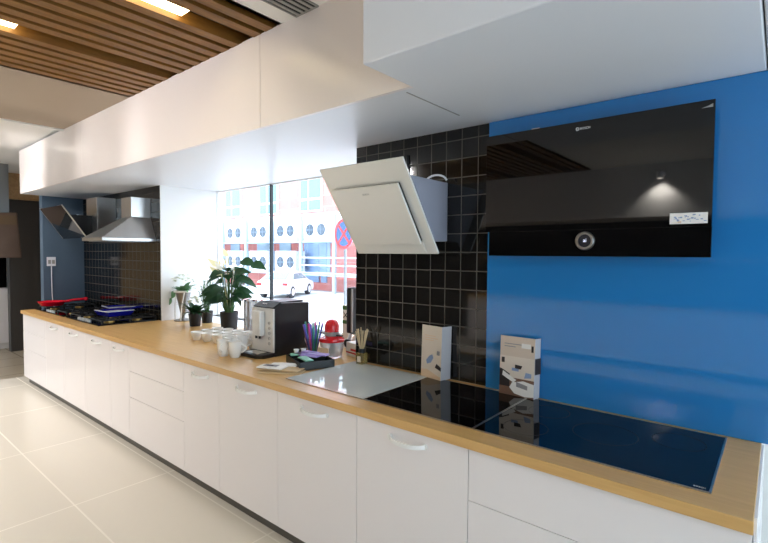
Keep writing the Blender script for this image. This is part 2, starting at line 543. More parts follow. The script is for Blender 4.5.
# ------------------------------------------------------------------ base cabinets
DOORG, DRAWG = 'white handled door cabinets of the run', 'white drawer cabinets of the run'
def bow_handle(parent, w, x):
    mb = MB()
    pts = []
    for i in range(13):
        t = -1 + 2 * i / 12
        pts.append((t * w / 2, -.034 * (1 - abs(t) ** 3.2), -.007 * (1 - t * t)))
    # flat strap, drawn as a bevelled ribbon
    prev = None
    for p in pts:
        cur = [mb.bm.verts.new((p[0], p[1] + dy, p[2] + dz)) for dy, dz in ((-.004, -.009), (.004, -.009), (.004, .009), (-.004, .009))]
        if prev:
            for k in range(4):
                mb.bm.faces.new([prev[k], prev[(k + 1) % 4], cur[(k + 1) % 4], cur[k]])
        else:
            mb.bm.faces.new(cur[::-1])
        prev = cur
    mb.bm.faces.new(prev)
    for s in (-1, 1):
        mb.lathe([(.013, -.006), (.013, 0.0)], (s * (w / 2 - .006), 0, 0), 14, 'y')
    return mb.done('handle', K['handle'], parent, loc=(x, -.001, .0))

def cabinet(x0, x1, kind, label, hx=None):
    t = thing('base_cabinet', label, 'cabinet', ((x0 + x1) / 2, .04, 0.085), 0, DOORG if kind == 'door' else DRAWG)
    w = (x1 - x0) / 2
    MB().box(-w + .001, w - .001, 0.002, .64, 0, .773).done('body', K['cabinet_side'], t, smooth=False)
    if kind == 'door':
        d = MB().box(-w + .0015, w - .0015, -.02, 0, 0.002, .768).done('door', K['cabinet'], t, bevel=.0015, smooth=False)
        h = bow_handle(d, .2, 0)
        h.location = (0, -.021, .722)
    else:
        for a, b in ((.565, .768), (.3515, .5625), (.002, .349)):
            MB().box(-w + .0015, w - .0015, -.02, 0, a, b).done('drawer', K['cabinet'], t, bevel=.0015, smooth=False)
    return t

cabinet(-6.22, -5.33, 'drawer', 'white drawer cabinet at the far end of the run, beneath the red pan')
cabinet(-5.33, -4.73, 'door', 'white cabinet door with bow handle nearest the far end of the run')
cabinet(-4.73, -4.13, 'door', 'white cabinet door with bow handle below the right end of the gas hobs')
cabinet(-4.13, -3.53, 'door', 'white cabinet door with bow handle, second left of the drawer stack before the pots')
cabinet(-3.53, -3.15, 'door', 'narrow white cabinet door with bow handle directly left of the middle drawer stack')
cabinet(-3.15, -2.25, 'drawer', 'wide white cabinet of three plain drawers in the middle, below the plant pots')
cabinet(-2.25, -1.80, 'door', 'narrow white cabinet door with bow handle right of the middle drawers, below the cups')
cabinet(-1.80, -1.20, 'door', 'white cabinet door with bow handle below the coffee machine and napkins')
cabinet(-1.20, -.60, 'door', 'white cabinet door with bow handle below the pale grey glass hob')
cabinet(-.60, 0, 'door', 'white cabinet door with bow handle below the smaller black hob')
c = cabinet(0, XR - .001, 'drawer', 'wide white drawer cabinet at the near right end, below the largest black hob')
W(MB().box(XR + .0002, XR + .007, .03, .70, 0, .898), 'end_panel', K['cabinet'], c, smooth=False)

mb = MB().prism([(XL, 0), (XR, 0), (XR, YW - .002), (-1.275, YW - .002), (-1.275, 1.02), (-4.07, 1.02), (-4.07, YW - .002), (XL, YW - .002)], .8605, .9)
solo(mb, 'worktop', K['oak'], (XL, 0, .86), 'long oak worktop running over all the white cabinets', 'worktop', bevel=.002, smooth=False)

# ------------------------------------------------------------------ splashback and wall hoods
t = thing('glass_splashback', 'glossy blue glass splashback behind the black wall hood', 'splashback', (-.285, YB, .9))
W(MB().box(-.285, .906, YB, YW + .01, .901, ZS - .005), 'glass_panel', K['blue_glass'], t, bevel=.002, smooth=False)

t = thing('cooker_hood', 'flat black glass wall hood with round dial on the blue splashback', 'cooker hood', (.23, .69, 1.612))
W(MB().box(-.20, .68, .635, YB - .001, 1.63, 2.19), 'housing', K['black'], t, smooth=False)
up_ = W(MB().box(-.252, .713, .612, .634, 1.733, 2.219), 'upper_glass', K['black_glass'], t, bevel=.0008, smooth=False)
lo_ = W(MB().box(-.232, .7135, .613, .634, 1.612, 1.7328), 'lower_glass', K['black_glass'], t, bevel=.0008, smooth=False)
dial = W(MB().lathe([(.029, .604), (.029, .598), (.038, .598), (.042, .604), (.042, .622), (.029, .622)], (.244, 0, 1.682), 32, 'y', loop=True), 'dial', K['steel'], t)
W(MB().lathe([(0, .606), (.029, .606), (.029, .621), (0, .621)], (.244, 0, 1.682), 28, 'y'), 'dial_display', K['screen'], t)
text('dial_glyph', 'ai', .024, K['glyph'], t, (.244 - .23, .6055 - .69, 1.684 - 1.612), (PI / 2, 0, 0))
lg = text('brand_lettering', 'BOSCH', .0135, K['logo'], t, (.234 - .23, .611 - .69, 2.186 - 1.612), (PI / 2, 0, 0))
W(MB().lathe([(.0075, .6105), (.0075, .612), (.0055, .612), (.0055, .6105)], (.201, 0, 2.186), 20, 'y', loop=True).box(.1975, .2045, .6105, .6118, 2.1852, 2.1868), 'emblem', K['logo'], t)
st = W(MB().box(.572, .700, .6105, .612, 1.745, 1.788), 'sticker', K['paper'], t, smooth=False)
mb = MB()
for k in range(26):
    a, b = random.uniform(.582, .69), random.uniform(1.752, 1.779)
    mb.box(a, a + random.uniform(.003, .01), .6100, .6106, b, b + random.uniform(.002, .006))
W(mb, 'sticker_print', K['ink_blue'], t, smooth=False)
W(MB().box(.60, .612, .6100, .6106, 1.749, 1.755).box(.576, .6, .6101, .6106, 1.749, 1.7505), 'sticker_caption', K['cover_peach'], t, smooth=False)
W(MB().prism([(.668, 2.190), (.69, 2.196), (.706, 2.203), (.706, 2.19)], .6105, .612, 'y'), 'corner_mark', K['logo_grey'], t, smooth=False)
W(MB().box(-.02, .02, .625, .66, 2.219, 2.226), 'clip', K['chrome'], t, smooth=False)

# slanted pale glass hood on the tiled pillar
p0, p1 = Vector((0, .226, 2.087)), Vector((0, .553, 1.619))
dn = (p1 - p0).normalized()
nrm = Vector((0, -dn.z, dn.y)) * -1           # towards the room
if nrm.y > 0:
    nrm = -nrm
L = (p1 - p0).length
def onpl(u, d, h):
    q = p0 + dn * d + nrm * h
    return (u, q.y, q.z)
def slab(x0, x1, d0, d1, h0, h1):
    return MB().hexa([onpl(x0, d0, h0), onpl(x1, d0, h0), onpl(x1, d1, h0), onpl(x0, d1, h0), onpl(x0, d0, h1), onpl(x1, d0, h1), onpl(x1, d1, h1), onpl(x0, d1, h1)])
t = thing('cooker_hood', 'slanted pale glass hood with grey box body on the black tiled pillar', 'cooker hood', (-.795, .72, 1.69))
W(slab(-1.09, -.5, 0, L, -.012, 0), 'back_plate', K['hood_glass'], t, bevel=.002, smooth=False)
W(slab(-1.038, -.570, .128, .480, .0005, .0155), 'filter_gap', K['black'], t, smooth=False)
fp = W(slab(-1.043, -.566, .122, .486, .016, .028), 'front_plate', K['hood_glass'], t, bevel=.002, smooth=False)
W(slab(-1.04, -.57, .492, .562, .0005, .004), 'lower_strip', K['hood_glass'], t, smooth=False)
mb = MB()
yt = p0.y + .13
mb.hexa([(-1.04, .60, 1.69), (-.552, .60, 1.69), (-.552, YW - .002, 1.692), (-1.04, YW - .002, 1.692),
         (-1.04, .372, 2.026), (-.552, .372, 2.026), (-.552, YW - .002, 2.026), (-1.04, YW - .002, 2.026)])
mb.hexa([(-1.04, .56, 1.64), (-.56, .56, 1.64), (-.56, .60, 1.69), (-1.04, .60, 1.69), (-1.04, .28, 2.04), (-.56, .28, 2.04), (-.56, .372, 2.026), (-1.04, .372, 2.026)])
W(mb, 'body', K['hood_grey'], t, bevel=.003, smooth=False)
mk = text('brand_lettering', 'BOSCH', .014, K['logo_grey'], t, Vector(onpl(-.80, .165, .0285)) - Vector(t.location), (PI / 2, 0, 0))
ax = Vector((1, 0, 0)); uy = -dn; uz = ax.cross(uy)
mk.rotation_euler = Matrix((ax, uy, uz)).transposed().to_euler()
pts = [(-.64, .60, 2.0335)]
for i in range(10):
    a = PI * i / 9
    pts.append((-.63 + .05 * (1 - math.cos(a)) , .62 + .006 * i, 2.0335 + .03 * math.sin(a)))
solo(MB().tube(pts, .006, 8), 'power_cord', K['pale_enamel'], (-.64, .60, 2.026), 'short white cord looping over the slanted pale hood', 'cord')
solo(MB().tube([(-.84, .70, 2.0335), (-.84, .712, 2.08), (-.835, .716, 2.17), (-.84, .715, 2.22)], .006, 8), 'power_cord', K['black'], (-.84, .70, 2.026), 'black cord rising up the tiles behind the pale hood', 'cord')

# ------------------------------------------------------------------ hobs in the worktop
def hob(x0, x1, label, m, base='glass_hob'):
    t = thing('glass_hob', label, 'hob', ((x0 + x1) / 2, .39, .9))
    W(MB().box(x0, x1, .107, .668, .9002, .9045), 'glass_top', m, t, bevel=.0015, smooth=False)
    W(MB().box(x0, x1, .103, .107, .9002, .9048), 'edge_trim', K['steel'], t, smooth=False)
    W(MB().box(x0, x1, .668, .672, .9002, .9048), 'edge_trim', K['steel'], t, smooth=False)
    return t
hob(-1.236, -.643, 'pale grey glass hob left of the two black hobs', K['grey_glass'])
t = hob(-.634, -.035, 'smaller black glass hob between the grey hob and the largest hob', K['hob_glass'])
W(MB().box(-.035, -.031, .103, .672, .9002, .905), 'side_trim', K['steel'], t, smooth=False)
t = hob(-.026, .774, 'largest black glass hob at the near right end of the worktop', K['hob_glass'])
W(MB().box(-.030, -.026, .103, .672, .9002, .905), 'side_trim', K['steel'], t, smooth=False)
W(MB().box(.774, .780, .103, .672, .9002, .905), 'side_trim', K['steel'], t, smooth=False)
text('hob_mark', 'BOSCH', .010, K['logo'], t, (.748 - t.location.x, .125 - .39, .0048), (0, 0, 0))
def zone(t, cx, cy, r):
    W(MB().lathe([(r, .9046), (r, .9048), (r - .0018, .9048), (r - .0018, .9046)], (cx, cy, 0), 48, loop=True), 'cooking_zone', K['ink_dark'], t)
for cx, cy, r in ((.13, .26, .09), (.13, .52, .09), (.40, .40, .12), (.64, .50, .09)):
    zone(t, cx, cy, r)

# gas hobs at the far end
def gas_hob(x0, x1, label, nb):
    t = thing('gas_hob', label, 'hob', ((x0 + x1) / 2, .44, .9))
    W(MB().box(x0, x1, .135, .715, .9003, .912), 'hob_plate', K['hob_glass'], t, bevel=.003, smooth=False)
    w = x1 - x0
    cs = [(x0 + .18, .30), (x0 + .18, .57), (x1 - .18, .30), (x1 - .18, .57)]
    if nb == 5:
        cs.append(((x0 + x1) / 2, .46))
    for cx, cy in cs:
        b = W(MB().lathe([(.05, .912), (.05, .922), (.036, .926), (0, .926)], (cx, cy, 0), 20), 'burner', K['brass'], t)
        b2 = MB().lathe([(.034, .926), (.036, .932), (.03, .936), (0, .936)], (cx, cy, 0), 20)
        b2.shift(-Vector(t.location)).done('burner_cap', K['iron'], b)
    for gx0, gx1 in ((x0 + .03, x0 + .33), (x1 - .33, x1 - .03)):
        mb = MB()
        for y in (.18, .70):
            mb.box(gx0, gx1, y - .006, y + .006, .938, .95)
        for xx in (gx0, gx1):
            mb.box(xx - .006, xx + .006, .18, .70, .938, .95)
        for cy in (.30, .57):
            cx = (gx0 + gx1) / 2
            for dx, dy in ((1, 0), (-1, 0), (0, 1), (0, -1)):
                mb.box(min(cx + dx * .03, cx + dx * .15) - .005, max(cx + dx * .03, cx + dx * .15) + .005, min(cy + dy * .03, cy + dy * .12) - .005, max(cy + dy * .03, cy + dy * .12) + .005, .94, .952)
        for xx in (gx0, gx1):
            for y in (.18, .44, .70):
                mb.box(xx - .007, xx + .007, y - .007, y + .007, .912, .94)
        W(mb, 'pan_support', K['iron'], t, smooth=False)
    for k in range(nb):
        cx = (x0 + x1) / 2 + (k - (nb - 1) / 2) * .07
        W(MB().lathe([(.017, .912), (.017, .93), (.014, .936), (0, .936)], (cx, .165, 0), 16), 'knob', K['steel'], t)
gas_hob(-6.19, -5.14, 'black gas hob at the far end of the worktop, under the red pan', 4)
gas_hob(-5.05, -4.13, 'black gas hob with iron grates nearer the plants, under the blue pans', 5)

# pans
t = thing('frying_pan', 'red frying pan with red handle on the far gas hob', 'pan', (-6.03, .275, .9525))
MB().lathe([(0, 0), (.11, 0), (.15, .05), (.155, .052), (.148, .05), (.108, .006), (0, .006)], (0, 0, 0), 32).done('bowl', K['pan_red'], t)
MB().tube([(.03, .135, .042), (.05, .22, .058), (.07, .33, .064)], .017, 10).done('handle', K['pan_red'], t)
MB().lathe([(0, -.01), (.026, 0), (.026, .03), (0, .04)], (.073, .35, .05), 14).done('handle_end', K['pan_red'], t)
def griddle(x, y, z, rz, label):
    t = thing('griddle_pan', label, 'pan', (x, y, z), rz, 'blue square pans on the gas hob')
    mb = MB()
    a, b, h = .15, .13, .05
    P = lambda s, z: [(-a * s, -b * s, z), (a * s, -b * s, z), (a * s, b * s, z), (-a * s, b * s, z)]
    rings = [P(.85, 0), P(1.05, h), P(1.0, h), P(.8, .006)]
    vs = [[mb.bm.verts.new(p) for p in r] for r in rings]
    mb.bm.faces.new(vs[0][::-1])
    for q, r in zip(vs, vs[1:]):
        for k in range(4):
            mb.bm.faces.new([q[k], q[(k + 1) % 4], r[(k + 1) % 4], r[k]])
    mb.bm.faces.new(vs[-1])
    mb.done('dish', K['pan_blue'], t, bevel=.006, smooth=False)
    MB().box(-.128, .128, -.11, .11, .028, .036).done('base_plate', K['pale_enamel'], t, smooth=False)
    MB().box(-.155, .155, -.135, -.118, h - .001, h + .006).box(.135, .155, -.135, .135, h, h + .0065).done('pale_rim', K['pale_enamel'], t, smooth=False)
    MB().tube([(.0, b, .04), (.0, b + .08, .06), (.0, b + .17, .065)], .012, 8).done('handle', K['pan_blue'], t)
    return t
griddle(-4.50, .42, .953, R(4), 'blue square pan with pale rim, front right on the gas hob')
griddle(-4.86, .60, .953, R(-6), 'blue square pan further back on the gas hob, by the tiles')

# ------------------------------------------------------------------ far hoods
def chimney_hood(xc, w, xch0, xch1, ych0, label, ztop=2.20):
    t = thing('chimney_hood', label, 'cooker hood', (xc, .72, 1.735))
    x0, x1 = xc - w / 2, xc + w / 2
    yf = .20
    W(MB().box(x0, x1, yf, YW - .002, 1.735, 1.765), 'rim', K['steel'], t, bevel=.002, smooth=False)
    W(MB().hexa([(x0, yf, 1.766), (x1, yf, 1.766), (x1, YW - .002, 1.766), (x0, YW - .002, 1.766),
                 (xch0, ych0, 1.99), (xch1, ych0, 1.99), (xch1, YW - .002, 1.99), (xch0, YW - .002, 1.99)]), 'canopy', K['steel'], t, smooth=False)
    W(MB().box(xch0, xch1, ych0, YW - .002, 1.991, ztop - .001), 'chimney', K['steel'], t, bevel=.002, smooth=False)
    W(MB().box(x0 + .05, x1 - .05, yf + .05, YW - .05, 1.728, 1.735), 'grease_filter', K['steel_dull'], t, smooth=False)
    return t
chimney_hood(-4.458, .544, -4.55, -4.30, .522, 'stainless chimney hood with broad pyramid canopy, nearest the window')
t = thing('angled_hood', 'black glass angled hood with stainless chimney, by the slate blue wall', 'cooker hood', (-5.7, .72, 1.79))
def slab2(x0, x1, a, b, th):
    a, b = Vector((0,) + a), Vector((0,) + b)
    d = (b - a).normalized()
    n = Vector((0, d.z, -d.y)) * th
    return MB().hexa([(x0, a.y, a.z), (x1, a.y, a.z), (x1, b.y, b.z), (x0, b.y, b.z),
                      (x0, a.y + n.y, a.z + n.z), (x1, a.y + n.y, a.z + n.z), (x1, b.y + n.y, b.z + n.z), (x0, b.y + n.y, b.z + n.z)])
W(slab2(-6.1, -5.3, (.19, 2.15), (.435, 1.79), .008), 'glass_visor', K['black_glass'], t, smooth=False)
for xx in (-5.3, -6.1):
    W(MB().tube([(xx, .186, 2.152), (xx, .43, 1.793)], .007, 6), 'visor_edge', K['steel'], t)
W(MB().hexa([(-6.0, .45, 1.80), (-5.36, .45, 1.80), (-5.36, YW - .002, 1.80), (-6.0, YW - .002, 1.80), (-6.0, .28, 2.05), (-5.36, .28, 2.05), (-5.36, YW - .002, 2.05), (-6.0, YW - .002, 2.05)]), 'body', K['black'], t, smooth=False)
W(MB().lathe([(.06, 2.051), (.06, 2.062), (.0, 2.064)], (-5.55, .42, 0), 20), 'outlet_collar', K['chrome'], t)
W(MB().box(-5.55, -5.22, .517, YW - .002, 1.83, 2.262), 'chimney', K['steel'], t, bevel=.002, smooth=False)

# socket and cord on the slate blue wall
t = thing('wall_socket', 'small white double socket on the slate blue wall', 'socket', (-6.298, .345, 1.495))
W(MB().box(-6.299, -6.287, .297, .396, 1.437, 1.553), 'plate', K['pale_enamel'], t, bevel=.003, smooth=False)
W(MB().box(-6.287, -6.284, .31, .34, 1.465, 1.515).box(-6.287, -6.284, .352, .384, 1.465, 1.515), 'insert', K['grey_soft'], t, smooth=False)
solo(MB().tube([(-6.282, .345, 1.435), (-6.28, .343, 1.3), (-6.282, .346, 1.1), (-6.27, .35, .93), (-6.2, .36, .906)], .006, 6), 'power_cord', K['pale_enamel'], (-6.28, .345, .906), 'thin white cord hanging below the wall socket on the slate blue wall', 'cord')

# ------------------------------------------------------------------ far room
t = thing('tall_cabinet', 'tall white oven housing at the far left edge', 'cabinet', (-9.3, .2, 0))
W(MB().box(-9.6, -9.0, -.5, .52, 0, 2.5), 'body', K['cabinet_side'], t, smooth=False)
W(MB().box(-9.0, -8.985, -.45, .44, 1.02, 1.52), 'oven_door', K['black_glass'], t, smooth=False)
W(MB().box(-9.0, -8.98, -.45, .51, .1, 1.0), 'panel', K['cabinet'], t, smooth=False)
W(MB().box(-9.0, -8.98, -.45, .51, 1.54, 2.1), 'panel', K['cabinet'], t, smooth=False)
t = thing('angled_hood', 'brown steel hood tilted out at the far left edge', 'cooker hood', (-7.7, .2, 1.53))
W(MB().hexa([(-7.8, -.3, 1.53), (-7.5, -.3, 1.53), (-7.5, .315, 1.53), (-7.8, .315, 1.53), (-7.85, -.3, 2.14), (-7.5, -.3, 2.14), (-7.5, .27, 2.18), (-7.85, .27, 2.18)]), 'visor', K['brown_hood'], t, bevel=.01, smooth=False)
W(MB().box(-7.505, -7.49, -.25, .26, 2.0, 2.13), 'trim_strip', K['brown_wall'], t, smooth=False)
W(MB().box(-7.75, -7.6, .0, .2, 2.15, ZC + .03), 'chimney', K['steel_dull'], t, smooth=False)

# ------------------------------------------------------------------ ceiling things
def linear(x, y0, y1, label):
    t = thing('linear_lamp', label, 'lamp', (x, (y0 + y1) / 2, ZC + .03), 0, 'linear lamps between the ceiling slats')
    W(MB().box(x - .045, x + .045, y0, y1, ZC + .045, ZC + .085), 'housing', K['grey_soft'], t, smooth=False)
    W(MB().box(x - .042, x + .042, y0 + .005, y1 - .005, ZC + .02, ZC + .045), 'diffuser', K['lamp_warm'], t, smooth=False)
linear(-1.488, -1.75, -.34, 'bright linear lamp between wooden slats, nearer the ceiling vent')
linear(-2.352, -2.3, -.86, 'linear lamp between wooden slats at the far left of the ceiling')
t = thing('ceiling_vent', 'slotted ceiling vent beside the wooden slats', 'vent', (-.945, -.7, ZC))
W(MB().box(-1.03, -1.022, -1.6, .012, ZC - .008, ZC - .0005).box(-.868, -.86, -1.6, .012, ZC - .008, ZC - .0005).box(-1.022, -.868, .004, .012, ZC - .008, ZC - .0005), 'frame', K['grey_soft'], t, smooth=False)
W(MB().box(-1.022, -.868, -1.6, .004, ZC - .002, ZC - .0005), 'dark_slot', K['black_matt'], t, smooth=False)
for k in range(4):
    xx = -1.003 + k * .036
    W(MB().box(xx - .009, xx + .009, -1.6, .004, ZC - .007, ZC - .003), 'slat', K['grey_soft'], t, smooth=False)

# ------------------------------------------------------------------ coffee machine
t = thing('coffee_machine', 'black and silver bean-to-cup coffee machine on the worktop', 'coffee machine', (-1.745, .405, .9), R(2))
w, dpt, h = .238, .33, .37
MB().prism([(0.012, 0), (dpt, 0), (dpt, h - .012), (.075, h), (.01, h - .03)], -w, 0, 'x').done('body', K['black'], t, bevel=.004, smooth=False)
MB().prism([(0.0, .03), (.0115, .03), (.0115, h - .036), (0, h - .036)], -w, -.002, 'x').done('front_panel', K['silver'], t, bevel=.003, smooth=False)
MB().hexa([(-w + .01, .004, h - .033), (-.01, .004, h - .033), (-.012, .074, h + .002), (-w + .012, .074, h + .002), (-w + .01, .003, h - .028), (-.01, .003, h - .028), (-.012, .072, h + .006), (-w + .012, .072, h + .006)]).done('control_panel', K['black_glass'], t, smooth=False)
MB().box(-w + .025, -.04, .10, dpt - .02, h - .008, h + .004).done('bean_lid', K['black'], t, bevel=.004, smooth=False)
MB().box(-w + .012, -w + .05, -.004, .001, .135, .30).done('spout_slot', K['black_matt'], t, bevel=.0015, smooth=False)
sp = MB().box(-w + .055, -w + .145, -.045, .0, .14, .315).done('spout', K['silver'], t, bevel=.008)
MB().lathe([(.009, .12), (.009, .14)], (-w + .08, -.025, 0), 12).lathe([(.009, .12), (.009, .14)], (-w + .12, -.025, 0), 12).done('nozzle', K['black'], sp)
for k in range(5):
    MB().lathe([(.010, -.004), (.010, .0), (.0085, .0), (.0085, -.004)], (-.045, 0, .09 + k * .036), 14, 'y', loop=True).done('button', K['grey_soft'], t)
MB().prism([(-w - .005, -.02), (-w + .02, -.115), (-.06, -.115), (-.003, -.08), (-.003, .01), (-w - .005, .01)], 0, .028, 'z').done('drip_tray', K['black'], t, bevel=.005, smooth=False)
MB().box(-w + .04, -.06, -.09, -.01, .028, .031).done('drip_grate', K['steel'], t, smooth=False)
text('brand_lettering', 'BOSCH', .014, K['logo'], t, (-w / 2 - .02, .035, h - .008), (R(27), 0, 0))

# ------------------------------------------------------------------ mugs and cups
def make_mug():
    t = thing('coffee_mug', '', 'mug', (0, 0, 0), 0, 'white mugs beside the coffee machine')
    MB().lathe([(0, 0), (.029, 0), (.038, .02), (.0435, .06), (.047, .112), (.045, .112), (.0415, .06), (.034, .022), (.02, .008), (0, .007)], (0, 0, 0), 28).done('bowl', K['china'], t)
    pts = [(.0425 + .034 * math.sin(PI * i / 10), 0, .094 - .06 * i / 10) for i in range(11)]
    MB().tube(pts, .0065, 8).done('handle', K['china'], t)
    return t
MUGROT = [42, -50, 38, 60, 45, 130, 50]
MUGS = [(-1.945, .232, -20, 'white mug nearest the front, beside the drip tray of the coffee machine'),
        (-2.045, .205, 150, 'white mug at the front left corner of the mug cluster'),
        (-2.11, .395, -15, 'white mug with its handle against the side of the coffee machine'),
        (-2.10, .290, 140, 'white mug directly behind the front left one'),
        (-2.12, .500, -10, 'white mug in the back file, beside the rear of the coffee machine'),
        (-2.21, .350, 150, 'white mug on the outer left side of the cluster, nearest the small cups'),
        (-2.22, .46, 150, 'white mug at the back left of the cluster, next to the small cups')]
proto = make_mug()
for i, (x, y, a, lab) in enumerate(MUGS):
    o = proto if i == 0 else copy_tree(proto)
    o.location = (x, y, .9005)
    o.rotation_euler.z = R(MUGROT[i])
    o['label'] = lab
def make_cup():
    t = thing('espresso_cup', '', 'cup', (0, 0, 0), 0, 'small white cups below the plants')
    MB().lathe([(0, 0), (.025, 0), (.034, .018), (.045, .05), (.0485, .07), (.0465, .07), (.042, .05), (.031, .02), (.02, .007), (0, .006)], (0, 0, 0), 24).done('bowl', K['china'], t)
    pts = [(.041 + .02 * math.sin(PI * i / 8), 0, .058 - .03 * i / 8) for i in range(9)]
    MB().tube(pts, .004, 6).done('handle', K['china'], t)
    return t
rows = ['front', 'middle', 'back']
cols = ['first cup from the left', 'second cup from the left', 'third cup from the left', 'fourth cup from the left']
proto = make_cup()
n = 0
for r_ in range(3):
    for c_ in range(3 if r_ == 0 else 4):
        o = proto if n == 0 else copy_tree(proto)
        n += 1
        bx, by = -2.755 - r_ * .03 + c_ * .125, .395 + r_ * .112 + c_ * .02
        o.location = (bx, by, .9005)
        o.rotation_euler.z = R(60 + 23 * (n % 4))
        o['label'] = 'small white cup, %s in the %s row of the cup cluster' % (cols[c_], rows[r_])

# ------------------------------------------------------------------ plants and vase
def pot(t, r0, r1, h):
    p = MB().lathe([(0, 0), (r0, 0), (r1, h), (r1 - .006, h), (r0 - .005, .01), (0, .01)], (0, 0, 0), 28).done('pot', K['pot'], t)
    MB().lathe([(0, h - .012), (r1 - .008, h - .012), (r1 - .008, h - .02), (0, h - .02)], (0, 0, 0), 20).done('soil', K['soil'], p)
t = thing('potted_plant', 'tall white-flowered plant with broad dark leaves in the largest black pot', 'plant', (-3.065, .89, .9005))
pot(t, .072, .085, .165)
st, lf = MB(), MB()
rnd = random.Random(3)
for k in range(44):
    a = k * 2.4 + rnd.uniform(-.3, .3)
    hh = rnd.uniform(.24, .55)
    rr = rnd.uniform(.05, .17) * (1.0 if hh < .48 else .75)
    b = Vector((.03 * math.cos(a), .03 * math.sin(a), .15))
    e = Vector((rr * math.cos(a) * .75, rr * math.sin(a) * .75, hh))
    st.tube([b, (b + e) / 2 + Vector((0, 0, .05)), e], .0045, 6)
    dirn = Vector((math.cos(a), math.sin(a), rnd.uniform(-.6, .15)))
    lf.leaf(e - dirn * .03, e + dirn * rnd.uniform(.12, .17), rnd.uniform(.036, .054), .25, Vector((.45 + .3 * math.cos(a), -.6 + .2 * math.sin(a), .8)), 6)
for dx, dy, z1, tw in ((.10, .12, .64, .1), (.18, .18, .61, -.1)):
    e = Vector((dx, dy, z1))
    st.tube([(0, 0, .15), e * .5 + Vector((0, 0, .16)), e], .004, 6)
    lf.leaf(e - Vector((.05, .03, 0)), e + Vector((.09, .05, -.05)), .055, .3, Vector((.5, -.6, .7)))
st.done('stems', K['stem'], t)
lf.done('foliage', K['leaf'], t)
for k, (dx, dy, z1, s) in enumerate(((-.01, 0, .70, .9), (-.08, .02, .62, .9), (.05, .03, .63, .8), (-.03, -.06, .53, .9), (.09, 0, .55, .8), (-.12, -.02, .56, .7), (-.05, -.06, .61, .8), (.02, -.06, .58, .8))):
    e = Vector((dx, dy, z1))
    fl = MB().tube([(0, 0, .16), e * .6 + Vector((0, 0, .08)), e], .0035, 6).leaf(e - Vector((0, 0, .015)), e + Vector((dx * .8 - .03, dy - .03, .07 * s)), .032 * s, .3, Vector((.3, -1, .2)))
    f = fl.done('flower', K['petal_yellow'] if k in (0, 3, 6) else K['petal_white'], t)
    MB().tube([e, e + Vector((-.004, -.012, .05 * s))], .0055, 6, .003).done('spadix', K['spadix'], f)

t = thing('potted_plant', 'low white-flowered plant in a small black pot beside the silver vase', 'plant', (-3.48, .775, .9005))
pot(t, .048, .062, .125)
lf, fl = MB(), MB()
for k in range(34):
    a = k * 2.4
    b = Vector((.02 * math.cos(a), .02 * math.sin(a), .12))
    dirn = Vector((math.cos(a), math.sin(a), rnd.uniform(-.2, .9)))
    e = b + dirn * rnd.uniform(.09, .16)
    lf.leaf(b, e, rnd.uniform(.022, .034), .3)
lf.done('foliage', K['leaf'], t)
for k in range(16):
    a = k * 2.1
    c0 = Vector((.055 * math.cos(a) * (k / 16) ** .5, .055 * math.sin(a) * (k / 16) ** .5, .21 + .06 * (1 - k / 16) + rnd.uniform(0, .02)))
    for q in range(5):
        b = a + q * 1.26
        fl.leaf(c0, c0 + Vector((math.cos(b) * .03, math.sin(b) * .03, .014)), .014, .2, n=3)
fl.done('blossom', K['petal_white'], t)

t = thing('potted_plant', 'slim upright feathery plant in a small black pot beside the tallest plant', 'plant', (-3.6, .97, .9005))
pot(t, .048, .06, .12)
st, lf = MB(), MB()
for k in range(22):
    a = k * 2.4
    e = Vector((.085 * math.cos(a) * rnd.uniform(.3, 1), .085 * math.sin(a) * rnd.uniform(.3, 1), rnd.uniform(.24, .46)))
    b = Vector((.015 * math.cos(a), .015 * math.sin(a), .11))
    st.tube([b, (b + e) / 2, e], .0025, 5)
    for q in range(9):
        tt = .25 + .75 * q / 9
        c0 = b.lerp(e, tt)
        g = a + q * 2.2
        lf.leaf(c0, c0 + Vector((math.cos(g) * .03, math.sin(g) * .03, .025)), .006, .1, n=3)
st.done('stems', K['stem'], t)
lf.done('foliage', K['leaf_light'], t)

t = thing('flower_vase', 'footed silvery vase of pale flowers nearest the white window reveal', 'vase', (-3.925, .885, .9005))
MB().lathe([(0, 0), (.092, 0), (.095, .008), (.05, .018), (.016, .03), (.016, .05), (.03, .08), (.055, .2), (.078, .305), (.086, .315), (.086, .322), (.076, .318), (.05, .2), (.02, .08), (0, .07)], (0, 0, 0), 32).done('bowl', K['steel_dull'], t)
for s in (-1, 1):
    MB().tube([(s * .055, -.06, .012), (s * .072, -.055, .16), (s * .084, -.03, .31)], .007, 8).done('handle', K['china'], t)
MB().lathe([(.086, .300), (.096, .303), (.096, .32), (.086, .322)], (0, 0, 0), 32, loop=True).done('rim', K['china'], t)
lf, fl = MB(), MB()
for k in range(14):
    a = k * 2.4
    b = Vector((.03 * math.cos(a), .03 * math.sin(a), .3))
    d_ = Vector((math.cos(a), math.sin(a), rnd.uniform(0., .9)))
    lf.leaf(b, b + d_ * rnd.uniform(.09, .16), .028, .3)
for q in ((-.13, -.06, .23, -.17, -.08, .15), (-.10, -.02, .3, -.17, -.06, .22)):
    lf.leaf(q[:3], q[3:], .04, .2, Vector((.3, -1, .2)))
lf.done('foliage', K['leaf_light'], t)
for k in range(18):
    a = k * 2.4
    rr = .12 * (k / 18) ** .5
    c0 = Vector((rr * math.cos(a), rr * math.sin(a), .40 + .05 * (1 - k / 18) + rnd.uniform(-.02, .05)))
    for q in range(6):
        b = a + q * 1.05
        fl.leaf(c0, c0 + Vector((math.cos(b) * .035, math.sin(b) * .035, .012)), .017, .2, n=3)
fl.done('blossom', K['petal_white'], t)

